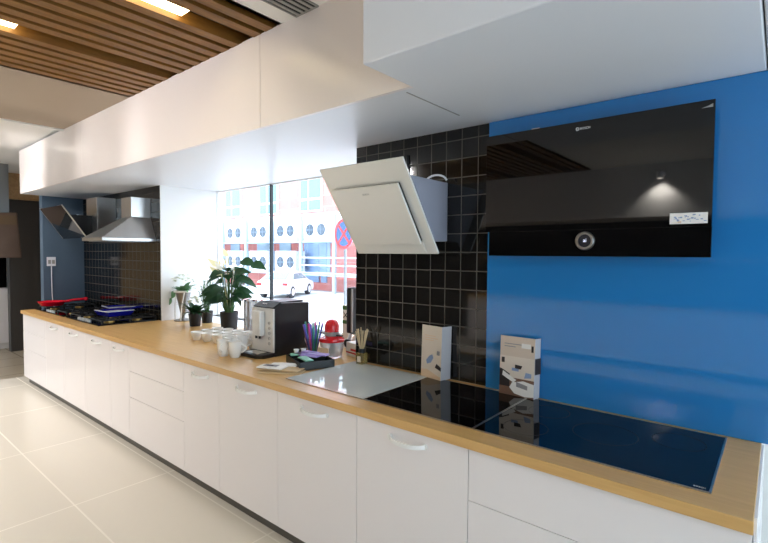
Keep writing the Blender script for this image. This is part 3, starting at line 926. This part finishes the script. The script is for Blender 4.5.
# glass and steel canister behind the machine
t = thing('glass_canister', 'tall glass canister in a steel frame, left behind the coffee machine', 'canister', (-2.615, .835, .9005))
MB().lathe([(0, .04), (.066, .04), (.066, .30), (.062, .30), (.062, .044), (0, .044)], (0, 0, 0), 24).done('glass', K['frosted'], t)
MB().lathe([(0, 0.012), (.069, .012), (.07, .03), (.062, .038), (0, .038)], (0, 0, 0), 24).done('base', K['black'], t)
for k in range(4):
    a = k * PI / 2 + .5
    MB().box(-.008, .008, -.003, .003, 0, .31).rot(a + PI / 2).shift((0.074 * math.cos(a), 0.074 * math.sin(a), 0)).done('post', K['steel_dull'], t, smooth=False)
MB().lathe([(.055, .30), (.092, .305), (.092, .318), (.03, .326), (0, .328)], (0, 0, 0), 24).done('lid', K['chrome'], t)

# ------------------------------------------------------------------ items right of the machine
t = thing('straw_cup', 'clear cup of coloured straws beside the red chopper', 'cup', (-1.655, .685, .9005))
MB().lathe([(0, 0), (.036, 0), (.064, .11), (.062, .11), (.034, .004), (0, .004)], (0, 0, 0), 24).done('cup', K['clear'], t)
SC = ['blue', 'purple', 'blue', 'magenta', 'teal', 'green', 'purple', 'blue', 'magenta', 'teal', 'green', 'pink', 'blue', 'purple', 'green', 'blue']
for k, n_ in enumerate(SC):
    outer = k < 11
    a = PI / 7 + (k * 2 * PI / 11 if outer else k * 2 * PI / 5)
    ra, rb = (.0245, .074) if outer else (.0095, .03)
    b = Vector((ra * math.cos(a), ra * math.sin(a), .0075))
    e = Vector((rb * math.cos(a), rb * math.sin(a) * .9, .205 + .008 * (k % 3)))
    where = 'round the rim of' if outer else 'in the middle of'
    s_ = tag(MB().tube([b, e], .0064, 8).done('drinking_straw', K['straw_' + n_], None, loc=t.location), '%s straw standing %s the clear cup beside the red chopper' % (n_, where), 'straw', '%s straws %s the clear cup' % (n_, where))
t = thing('food_chopper', 'red electric chopper with clear bowl in front of the window', 'chopper', (-1.455, .68, .9005))
MB().lathe([(0, 0), (.062, 0), (.072, .01), (.082, .09), (.084, .11), (.08, .11), (.078, .09), (.068, .012), (0, .006)], (0, 0, 0), 32).done('bowl', K['frosted'], t)
MB().lathe([(.02, .02), (.022, .05), (.012, .09), (0, .09)], (0, 0, .005), 16).done('blade_hub', K['grey_soft'], t)
MB().lathe([(.0, .111), (.086, .111), (.089, .118), (.086, .13), (.05, .15), (0, .15)], (0, 0, 0), 32).done('lid', K['red'], t)
MB().lathe([(.0, .1505), (.05, .1505), (.053, .155), (.052, .178), (0, .178)], (0, 0, 0), 28).done('collar', K['grey_soft'], t)
MB().lathe([(.05, .1785), (.051, .2), (.049, .225), (.038, .25), (.02, .262), (0, .265)], (0, 0, 0), 28).done('motor_housing', K['red'], t)
for s in (-1, 1):
    MB().box(min(s * .05, s * .1), max(s * .05, s * .1), -.012, .012, .153, .163).done('clip', K['black'], t, bevel=.003, smooth=False)
MB().box(-.05, .05, -.0852, -.078, .03, .075).done('bowl_marking', K['cover_peach'], t, smooth=False)

t = thing('carton', 'small white carton with a red line behind the red chopper', 'box', (-1.335, .815, .9005), R(-12))
MB().box(-.085, .085, -.04, .04, 0, .095).done('box', K['paper'], t, bevel=.001, smooth=False)
MB().box(-.0855, .0855, -.0415, -.04, .02, .03).box(-.03, .04, -.0415, -.04, .04, .055).done('print', K['logo_red'], t, smooth=False)

t = thing('reed_diffuser', 'small glass reed diffuser against the tiled pillar', 'diffuser', (-1.155, .66, .9006))
MB().box(-.027, .027, -.027, .027, 0, .075).done('bottle', K['amber'], t, bevel=.004, smooth=False)
MB().box(-.015, .015, -.029, -.0275, .018, .055).done('sticker', K['cover_cream'], t, smooth=False)
MB().lathe([(.02, .0755), (.02, .10), (.014, .102), (.013, .0755)], (0, 0, 0), 20, loop=True).done('neck', K['black'], t)
for k in range(8):
    a = k * PI / 4
    MB().tube([(.007 * math.cos(a), .007 * math.sin(a), .08), (.045 * math.cos(a), .035 * math.sin(a), .235 - .01 * (k % 3))], .0032, 6).done('reed', K['reed'], t)

t = thing('sachet_tray', 'dark open tray of sachets in front of the straws', 'tray', (-1.395, .425, .9005), R(-22))
mb = MB().box(-.14, .14, -.115, .115, 0, .006)
for a in ((-.14, .14, -.115, -.110), (-.14, .14, .110, .115), (-.14, -.135, -.11, .11), (.135, .14, -.11, .11), (-.003, .003, -.11, .11)):
    mb.box(a[0], a[1], a[2], a[3], .006, .05)
mb.done('tray', K['dark_green'], t, bevel=.001, smooth=False)
tl = Vector(t.location)
def sachet(x, y, z, rz, m, lab, cat='sachet', sz=(.055, .035, .006), group='sachets in the dark tray'):
    mb = MB()
    a, b, h = sz
    for sgn in (1, -1):
        pass
    mb.hexa([(-a, -b, 0), (a, -b, 0), (a, b, 0), (-a, b, 0), (-a * .9, -b * .85, h), (a * .9, -b * .85, h), (a * .9, b * .85, h), (-a * .9, b * .85, h)])
    o = mb.done('sachet', m, None, loc=(x, y, z), rotz=R(rz), bevel=.002, smooth=False)
    return tag(o, lab, cat, group)
sachet(-1.44, .44, .952, 12, K['lilac'], 'long lilac sachet lying across the top of the dark tray', sz=(.10, .035, .008))
sachet(-1.375, .475, .9605, 20, K['lilac'], 'lilac sachet on top of the others, towards the red chopper', sz=(.075, .035, .008))
sachet(-1.455, .485, .9605, 6, K['lilac'], 'lilac sachet at the back of the dark tray, in front of the straws', sz=(.06, .03, .008))
sachet(-1.36, .36, .952, -20, K['mint'], 'pale green sachet at the front edge of the dark tray', sz=(.07, .03, .008))
sachet(-1.505, .405, .952, -30, K['mint'], 'pale green sachet at the left end of the dark tray', sz=(.03, .04, .008))
for x, y, lab in ((-1.535, .43, 'tiny white cream pot at the left back corner of the dark tray'), (-1.515, .475, 'tiny white cream pot nearest the straws on the dark tray')):
    solo(MB().lathe([(0, 0), (.014, 0), (.018, .02), (.02, .021), (0, .022)], (x, y, .9605), 16), 'cream_pot', K['china'], (x, y, .9605), lab, 'cream pot', 'cream pots on the dark tray')

# packets of cutlery / napkins at the front
for k, (x, y, z, rz, m, lab) in enumerate(((-1.375, .185, .9005, 33, 'kraft', 'brown paper packet at the bottom of the pile by the grey hob'),
                                       (-1.395, .195, .9125, 25, 'kraft', 'brown paper packet second from bottom in the pile by the grey hob'),
                                       (-1.437, .160, .9245, 22, 'paper', 'white paper packet with grey print on the pile by the grey hob'),
                                       (-1.425, .245, .9245, 28, 'paper', 'plain white paper packet at the back of the pile, next to the dark tray'))):
    t = thing('paper_packet', lab, 'packet', (x, y, z), R(rz), 'paper packets piled in front of the dark tray')
    a, b = (.135, .05) if m == 'kraft' else (.085, .042 - .012 * (k == 3))
    mb = MB()
    rows_ = []
    for u in range(7):
        uu = -1 + u / 3
        hh = .0115 * (1 - .35 * abs(uu)) * (.8 + .2 * ((u * 7 + k * 3) % 3) / 2)
        rows_.append([mb.bm.verts.new(p) for p in ((uu * a, -b, 0), (uu * a, b, 0), (uu * a, b * .9, hh), (uu * a, -b * .9, hh * .9))])
    for p_, q_ in zip(rows_, rows_[1:]):
        for c_ in range(4):
            mb.bm.faces.new([p_[c_], p_[(c_ + 1) % 4], q_[(c_ + 1) % 4], q_[c_]])
    mb.bm.faces.new(rows_[0]); mb.bm.faces.new(rows_[-1][::-1])
    mb.done('sleeve', K[m], t, smooth=False)
    if k == 2:
        MB().box(-.05, .04, -.018, .02, .0105, .0122).done('print', K['ink_grey'], t, smooth=False)
        MB().box(-.03, .015, -.014, .004, .0122, .0128).done('print_dark', K['ink_dark'], t, smooth=False)

# appliance half hidden behind the pillar
t = thing('kitchen_mixer', 'black upright appliance with silver base, half hidden behind the tiled pillar', 'mixer', (-1.47, .95, .9005))
W(MB().box(-1.535, -1.49, .90, 1.0, 1.03, 1.37), 'upright', K['black'], t, bevel=.012)
W(MB().tube([(-1.484, .91, 1.04), (-1.484, .91, 1.2), (-1.484, .91, 1.36)], .008, 8), 'rail', K['grey_soft'], t)
W(MB().lathe([(0, .9005), (.075, .9005), (.08, .93), (.072, .98), (.05, 1.029), (0, 1.03)], (-1.475, .95, 0), 24), 'base', K['steel'], t)
W(MB().lathe([(.03, .862), (.03, .875), (0, .876)], (-1.49, 0, .965), 18, 'y'), 'dial', K['black'], t)
t = thing('carton', 'white carton with two green bands beside the black upright appliance', 'box', (-1.60, .99, .9005), R(0))
MB().box(-.04, .025, -.02, .02, 0, .325).done('box', K['paper'], t, smooth=False)
MB().box(-.041, .026, -.0215, -.02, .292, .322).box(-.041, .026, -.0215, -.02, .185, .212).done('band', K['stem'], t, smooth=False)
MB().tube([(-.03, -.022, .275), (.015, -.022, .228)], .003, 5).tube([(.015, -.022, .275), (-.03, -.022, .228)], .003, 5).done('mark', K['ink_dark'], t)

# ------------------------------------------------------------------ brochures standing on the hobs
def brochure(A, B, Cc, zb, h, label, kind):
    A, B, Cc = (Vector((*q, 0)) for q in (A, B, Cc))
    t = thing('brochure', label, 'brochure', (B.x, B.y, zb))
    lean = Vector((0, .03, 0))
    def sheet(P, Q, name, m, th=.0016):
        d = (Q - P).normalized()
        n = Vector((-d.y, d.x, 0)) * th
        a = [P, Q, Q + n, P + n]
        mb = MB().hexa([Vector((q.x, q.y, zb)) for q in a] + [Vector((q.x, q.y, zb + h)) + lean * .4 for q in a])
        return W(mb, name, m, t, smooth=False)
    cov = sheet(A, B, 'front_cover', K['cover'] if kind == 2 else K['cover_cream'])
    bk = sheet(B, Cc, 'back_page', K['backpage'])
    d = (B - A)
    L = d.length
    d.normalize()
    n = Vector((d.y, -d.x, 0))
    def patch(name, m, pts, off):
        q = []
        for u, v in pts:
            base = A + d * (u * L) + n * off
            q.append(Vector((base.x, base.y, zb + v * h)) + lean * .4 * v)
        mb = MB()
        k = len(q)
        hi = [p + n * .0004 for p in q]
        lo_v = [mb.bm.verts.new(p) for p in q]
        hi_v = [mb.bm.verts.new(p) for p in hi]
        mb.bm.faces.new(lo_v[::-1]); mb.bm.faces.new(hi_v)
        for i in range(k):
            mb.bm.faces.new([lo_v[i], lo_v[(i + 1) % k], hi_v[(i + 1) % k], hi_v[i]])
        mb.shift(-Vector(t.location)).done(name, m, cov, smooth=False)
    rc = lambda a, b, c_, e: [(a, c_), (b, c_), (b, e), (a, e)]
    if kind == 1:
        for i, (a, b, v) in enumerate(((.15, .7, .80), (.15, .8, .755), (.15, .6, .715))):
            patch('headline', K['cover_peach'], rc(a, b, v, v + .015), .0002)
        patch('picture', K['ink_blue'], [(.3, .26), (.5, .3), (.62, .4), (.55, .46), (.4, .42), (.25, .33)], .0002)
        patch('picture', K['ink_grey'], rc(.78, .92, .46, .54), .0002)
        patch('picture', K['ink_dark'], [(.7, .22), (1., .17), (1., .24), (.78, .3)], .0002)
        patch('picture', K['cover_peach'], [(0, 0), (1., 0), (1., .05), (.3, .16), (0, .14)], .0002)
    else:
        for i, (a, b, v) in enumerate(((.12, .62, .865), (.12, .45, .82))):
            patch('headline', K['ink_grey'], rc(a, b, v, v + .014), .0002)
        patch('brand_patch', K['paper'], rc(.62, .88, .82, .90), .0002)
        patch('brand_mark', K['ink_dark'], rc(.90, .96, .77, .875), .0002)
        patch('picture', K['cover_cream'], rc(0, 1, .30, .66), .0002)
        patch('picture', K['ink_brown'], rc(0, 1, .0, .30), .0002)
        patch('picture', K['ink_dark'], rc(.05, .14, .54, .63), .0007)
        patch('picture', K['ink_dark'], [(.0, .14), (.3, .14), (.3, .36), (.1, .42), (0, .44)], .0007)
        patch('picture', K['paper'], [(.1, .40), (.5, .27), (.42, .22), (.08, .32)], .0012)
        patch('picture', K['ink_dark'], [(.45, .46), (.62, .46), (.66, .52), (.45, .53)], .0007)
        patch('picture', K['ink_blue'], [(.36, .42), (.56, .42), (.56, .47), (.36, .47)], .0007)
        patch('picture', K['ink_blue'], [(.72, .32), (.92, .34), (.92, .41), (.76, .42)], .0007)
        patch('picture', K['paper'], [(.3, .13), (.45, .04), (.75, .01), (1., .03), (1., .24), (.7, .27), (.38, .22)], .0007)
        patch('picture', K['ink_grey'], [(.5, .16), (.82, .13), (.82, .20), (.5, .24)], .0012)
        dd = (Cc - B).normalized()
        mb = MB().box(0, .045, -.0004, 0, .12, .20).rot(math.atan2(dd.y, dd.x)).shift((dd.x * .008 + dd.y * .0004, dd.y * .008 - dd.x * .0004, 0.0))
        mb.done('back_photo', K['ink_dark'], bk, smooth=False)
brochure((-.684, .660), (-.532, .636), (-.513, .708), .9048, .302, 'standing beige brochure leaning on the black tiles', 1)
brochure((-.180, .648), (.006, .643), (.017, .686), .9048, .298, 'standing brochure with a kitchen photo against the blue glass', 2)

# ------------------------------------------------------------------ outside
GZ = -.70
struct(MB().box(-70, 30, 1.5, 40, GZ - .2, GZ).done('pavement', K['asphalt'], smooth=False))
YF = 19.0
bd = thing('brick_building', 'red rendered building with pale bands across the street', 'building', (-24, YF, GZ))
W(MB().box(-60, 10, YF, YF + 6, GZ, 12.5), 'wall', K['brick'], bd, smooth=False)
W(MB().box(-60, 10, YF - .12, YF, 2.9, 4.2).box(-60, 10, YF - .12, YF, 6.7, 8.6), 'band', K['band_white'], bd, smooth=False)
for k in range(-2, 4):
    xa = -32.25 + k * 4.4
    f_ = MB().box(xa, xa + 2.1, YF - .10, YF + .02, 4.32, 6.5)
    f_ = W(f_, 'window', K['band_white'], bd, smooth=False)
    mb = MB()
    for a, b in ((.1, .8), (.95, 2.0)):
        for c0, c1 in ((4.42, 5.05), (5.2, 6.4)):
            mb.box(xa + a, xa + b, YF - .13, YF - .095, c0, c1)
    mb.shift(-Vector(bd.location)).done('pane', K['teal_pane'], f_, smooth=False)
for xa, xb in ((-34.5, -33.1), (-31.6, -30.4), (-28.2, -26.4), (-25.6, -24.4), (-22.2, -20.6)):
    W(MB().box(xa, xb, YF - .06, YF + .02, .2, 2.5), 'lower_window', K['rack'], bd, smooth=False)
for xa, xb in ((-23.0, -21.6), (-21.4, -20.9)):
    W(MB().box(xa, xb, YF - .09, YF + .02, -.2, 2.3), 'shutter', K['blue_door'], bd, smooth=False)

# steel rack carrying the outdoor units
rk = thing('equipment_rack', 'pale steel rack carrying the outdoor air conditioners', 'rack', (-26, 18.2, GZ))
mb = MB()
for z in (2.30, .30):
    mb.box(-40, -15.5, 17.65, 18.75, z, z + .1)
W(mb, 'beam', K['rack'], rk, smooth=False)
for xx in (-33.7, -30.6, -27.65, -24.75, -21.85, -18.9, -15.6):
    W(MB().box(xx - .1, xx + .1, 17.6, 17.75, GZ, 3.9), 'post', K['rack'], rk, smooth=False)
W(MB().box(-21.8, -15.6, 17.62, 17.7, 1.35, 1.42).box(-21.8, -15.6, 17.62, 17.7, .9, .96).box(-21.8, -15.6, 17.62, 17.7, .45, .5), 'rail', K['ac_white'], rk, smooth=False)

def make_ac():
    t = thing('air_conditioner', '', 'air conditioner', (0, 0, 0), 0, 'outdoor air conditioners on the steel rack')
    MB().box(-1.02, 1.02, 0, .8, 0, 1.38).done('casing', K['ac_white'], t, bevel=.03, smooth=False)
    for s in (-1, 1):
        f_ = MB().lathe([(.36, -.012), (.36, .02), (.33, .02), (.33, -.012)], (s * .50, 0, .66), 28, 'y', loop=True).lathe([(0, -.004), (.33, -.004), (.33, .02), (0, .02)], (s * .50, 0, .66), 28, 'y').done('fan', K['ac_dark'], t)
        mb = MB()
        for q in range(4):
            a = q * PI / 2 + .4
            mb.box(.02, .30, -.02, -.006, -.05, .05)
            mb.rot(PI / 2, 'Y')
        mb.lathe([(0, -.03), (.08, -.03), (.08, -.005), (0, -.005)], (0, 0, 0), 14, 'y')
        mb.shift((s * .5, 0, .66)).done('blade', K['ac_blade'], f_, smooth=False)
    return t
proto = make_ac()
n = 0
nm = ['first', 'second', 'third', 'fourth', 'fifth']
for row, zz, xs in (('upper', 2.405, (-32.2, -29.28, -26.36, -23.48, -20.62)), ('lower', .405, (-32.2, -29.28, -26.36, -23.48))):
    for k, xx in enumerate(xs):
        o = proto if n == 0 else copy_tree(proto)
        n += 1
        o.location = (xx, 17.75, zz)
        o['label'] = 'white twin-fan air conditioner, %s from the left in the %s row of the rack' % (nm[k], row)

# parked car
hd = R(29)
t = thing('car', 'white parked saloon car seen from behind through the window', 'car', (-18.95, 13.3, GZ), hd)
# local: +y forward, rear at y=0
prof = [(0.05, .30), (0, .55), (.02, .86), (.12, .93), (.38, .96), (1.0, 1.30), (1.35, 1.38), (2.2, 1.36), (2.55, 1.28), (3.1, .92), (3.75, .82), (4.0, .62), (4.02, .35), (3.9, .24), (.2, .24)]
mb = MB()
HW = .84
secs = []
for sx in (-HW, -HW + .12, HW - .12, HW):
    inn = abs(sx) > HW - .06
    secs.append([mb.bm.verts.new((sx * (.84 if z > 1.0 else 1.), y, z - (.05 if (inn and z > .8) else 0))) for y, z in prof])
for a, b in zip(secs, secs[1:]):
    for i in range(len(prof)):
        j = (i + 1) % len(prof)
        mb.bm.faces.new([a[i], a[j], b[j], b[i]])
mb.bm.faces.new(secs[0]); mb.bm.faces.new(secs[-1][::-1])
mb.done('body', K['car_white'], t, bevel=.03)
MB().hexa([(-.60, .40, .975), (.60, .40, .975), (.56, .97, 1.295), (-.56, .97, 1.295), (-.60, .37, .995), (.60, .37, .995), (.56, .94, 1.315), (-.56, .94, 1.315)]).done('rear_window', K['car_glass'], t, smooth=False)
for s in (-1, 1):
    x0 = s * .845
    MB().hexa([(s * .72, .85, 1.0), (s * .72, 1.75, 1.0), (s * .70, 1.75, 1.27), (s * .70, 1.15, 1.27), (s * .855, .85, .97), (s * .855, 1.75, .97), (s * .725, 1.75, 1.26), (s * .725, 1.15, 1.26)]).done('side_window', K['car_glass'], t, smooth=False)
    MB().hexa([(s * .72, 1.82, 1.0), (s * .72, 2.75, 1.0), (s * .70, 2.35, 1.25), (s * .70, 1.82, 1.27), (s * .855, 1.82, .97), (s * .855, 2.75, .97), (s * .725, 2.35, 1.24), (s * .725, 1.82, 1.26)]).done('side_window', K['car_glass'], t, smooth=False)
    MB().box(min(s * .56, s * .83), max(s * .56, s * .83), -.012, .15, .68, .82).done('tail_light', K['tail'], t, bevel=.02)
    for yy in (.72, 3.2):
        wv = MB().lathe([(0, -.10), (.30, -.10), (.315, -.06), (.315, .06), (.30, .10), (0, .10)], (s * .76, yy, .315), 24, 'x').done('wheel', K['tyre'], t)
        MB().lathe([(0, -.012), (.19, -.012), (.19, .012), (0, .012)], (s * .865, yy, .315), 20, 'x').done('rim', K['ac_white'], wv)
MB().box(-.26, .26, -.012, .01, .60, .70).done('number_plate', K['ac_white'], t, smooth=False)
MB().box(-.8, .8, -.03, .2, .26, .42).done('bumper', K['car_white'], t, bevel=.03)

# no-stopping sign
t = thing('road_sign', 'round blue no-stopping sign with red ring and cross on a pole', 'sign', (-5.79, 5.19, GZ), R(-8))
zc = 2.016 - GZ
MB().tube([(0, .03, 0), (0, .03, zc + .34)], .03, 12).done('pole', K['galv'], t)
MB().lathe([(0, -.012), (.30, -.012), (.30, .0), (0, .0)], (0, 0, zc), 40, 'y').done('disc', K['sign_blue'], t)
rg = MB().lathe([(.245, -.018), (.305, -.018), (.305, -.0125), (.245, -.0125)], (0, 0, zc), 40, 'y', loop=True)
rg.done('red_ring', K['sign_red'], t)
mb = MB()
for s in (-1, 1):
    c0 = MB
    a = s * PI / 4
    dx, dz = math.cos(a), math.sin(a)
    px, pz = -dz * .027, dx * .027
    e = .25
    y0, y1 = -.017 - .001 * (s > 0), -.0122
    mb.hexa([(-dx * e - px, y0, zc - dz * e - pz), (dx * e - px, y0, zc + dz * e - pz), (dx * e - px, y1, zc + dz * e - pz), (-dx * e - px, y1, zc - dz * e - pz),
             (-dx * e + px, y0, zc - dz * e + pz), (dx * e + px, y0, zc + dz * e + pz), (dx * e + px, y1, zc + dz * e + pz), (-dx * e + px, y1, zc - dz * e + pz)])
mb.done('red_cross', K['sign_red'], t, smooth=False)

# ------------------------------------------------------------------ light
wd = bpy.data.worlds.new('sky')
S.world = wd
wd.use_nodes = True
nt = wd.node_tree
bg = nt.nodes['Background']
bg.inputs['Color'].default_value = (.66, .83, 1.0, 1)
bg.inputs['Strength'].default_value = 4.6

def light(name, kind, loc, energy, col=(1, 1, 1), rot=(0, 0, 0), **k):
    l = bpy.data.lights.new(name, kind)
    l.energy = energy
    l.color = col
    for a, b in k.items():
        setattr(l, a, b)
    o = bpy.data.objects.new(name, l)
    COL.objects.link(o)
    o.location = loc
    o.rotation_euler = rot
    return o
light('sun', 'SUN', (0, -10, 20), 2.6, (1, .96, .9), (R(38), 0, R(-24)), angle=.02)
# daylight portals in the glazed openings
for loc, rot, sx, sy in (((-2.67, 1.40, 1.61), (R(-90), 0, 0), 2.75, 1.4), ((4.12, -1.0, 1.4), (0, R(90), 0), 2.6, 4.6), ((-10, -5.22, 1.4), (R(90), 0, 0), 4, 2.6)):
    o = light('window_portal', 'AREA', loc, 1, rot=rot, shape='RECTANGLE', size=sx, size_y=sy)
    o.data.cycles.is_portal = True

def downlight(x, y, e, col=(1, .965, .955), size=R(120), z=ZC):  # lamps added to brighten the room, none of them in view
    t = thing('fill_downlight', 'added round ceiling downlight that brightens the showroom', 'lamp', (x, y, z), 0, 'added downlights that brighten the showroom')
    MB().lathe([(.09, -.012), (.11, -.008), (.11, -.0005), (.09, -.0005)], (0, 0, 0), 24, cap=False).done('bezel', K['pale_enamel'], t)
    MB().lathe([(0, -.006), (.089, -.006), (.089, -.002), (0, -.002)], (0, 0, 0), 24).done('lens', K['lamp_white'], t)
    light('fill_downlight_lamp', 'SPOT', (x, y, z - .02), e, col, (0, 0, 0), spot_size=size, spot_blend=.6, shadow_soft_size=.09)
for x, y, e in ((1.8, -2.9, 10), (-3.6, -2.4, 190), (-5.6, -2.2, 240), (-3.6, -3.8, 150), (-5.6, -3.9, 150), (-.6, -2.4, 40), (-7.6, -1.2, 120), (-9.6, -1.8, 140), (2.2, -3.8, 15),
                (-5.75, -.42, 60), (-3.5, -1.5, 40)):
    downlight(x, y, e, z=ZC + (.03 if x < -4.6 else 0))
def fill_spot(x, y, tx, ty, tz, e, ang, label):  # spotlights added out of frame to strengthen the light on the bulkhead
    z = 2.70
    t = thing('fill_spotlight', label, 'lamp', (x, y, ZC), 0, 'added spotlights that brighten the bulkhead')
    W(MB().box(x - .03, x + .03, y - .03, y + .03, ZC - .03, ZC + .03).tube([(x, y, ZC - .03), (x, y, z + .03)], .01, 8), 'bracket', K['black'], t, smooth=False)
    d = (Vector((tx, ty, tz)) - Vector((x, y, z))).normalized()
    p = Vector((x, y, z))
    W(MB().tube([p - d * .09, p + d * .06], .04, 16), 'housing', K['black'], t)
    W(MB().tube([p + d * .0605, p + d * .063], .034, 16), 'lens', K['lamp_white'], t)
    light('fill_spotlight_lamp', 'SPOT', p + d * .08, e, (1, .955, .94), d.to_track_quat('-Z', 'Y').to_euler(), spot_size=R(ang), spot_blend=.7, shadow_soft_size=.04)
fill_spot(-5.0, -1.7, -5.75, 0, 2.60, 75, 44, 'added black ceiling spotlight brightening the far end of the bulkhead')
fill_spot(-2.9, -2.0, -2.3, 0, 2.45, 70, 62, 'added black ceiling spotlight brightening the middle of the bulkhead')
fill_spot(-4.0, -2.0, -3.6, 0, 2.45, 50, 50, 'added black ceiling spotlight brightening the bulkhead before the window')
# spotlight that washes the bulkhead across the aisle
t = thing('wall_spotlight', 'small spotlight on the bulkhead across the aisle', 'lamp', (-.30, -4.18, 2.66))
W(MB().box(-.34, -.26, -4.30, -4.22, 2.67, 2.70).lathe([(.04, 2.62), (.04, 2.70), (0, 2.70)], (-.30, -4.18, 0), 20), 'housing', K['pale_enamel'], t)
W(MB().lathe([(0, 2.618), (.037, 2.618), (.037, 2.621), (0, 2.621)], (-.30, -4.18, 0), 20), 'lens', K['lamp_white'], t)
light('wall_spotlight_lamp', 'SPOT', (-.30, -4.18, 2.61), 70, (1, .95, .88), (R(-18), 0, 0), spot_size=R(110), spot_blend=.6, shadow_soft_size=.03)
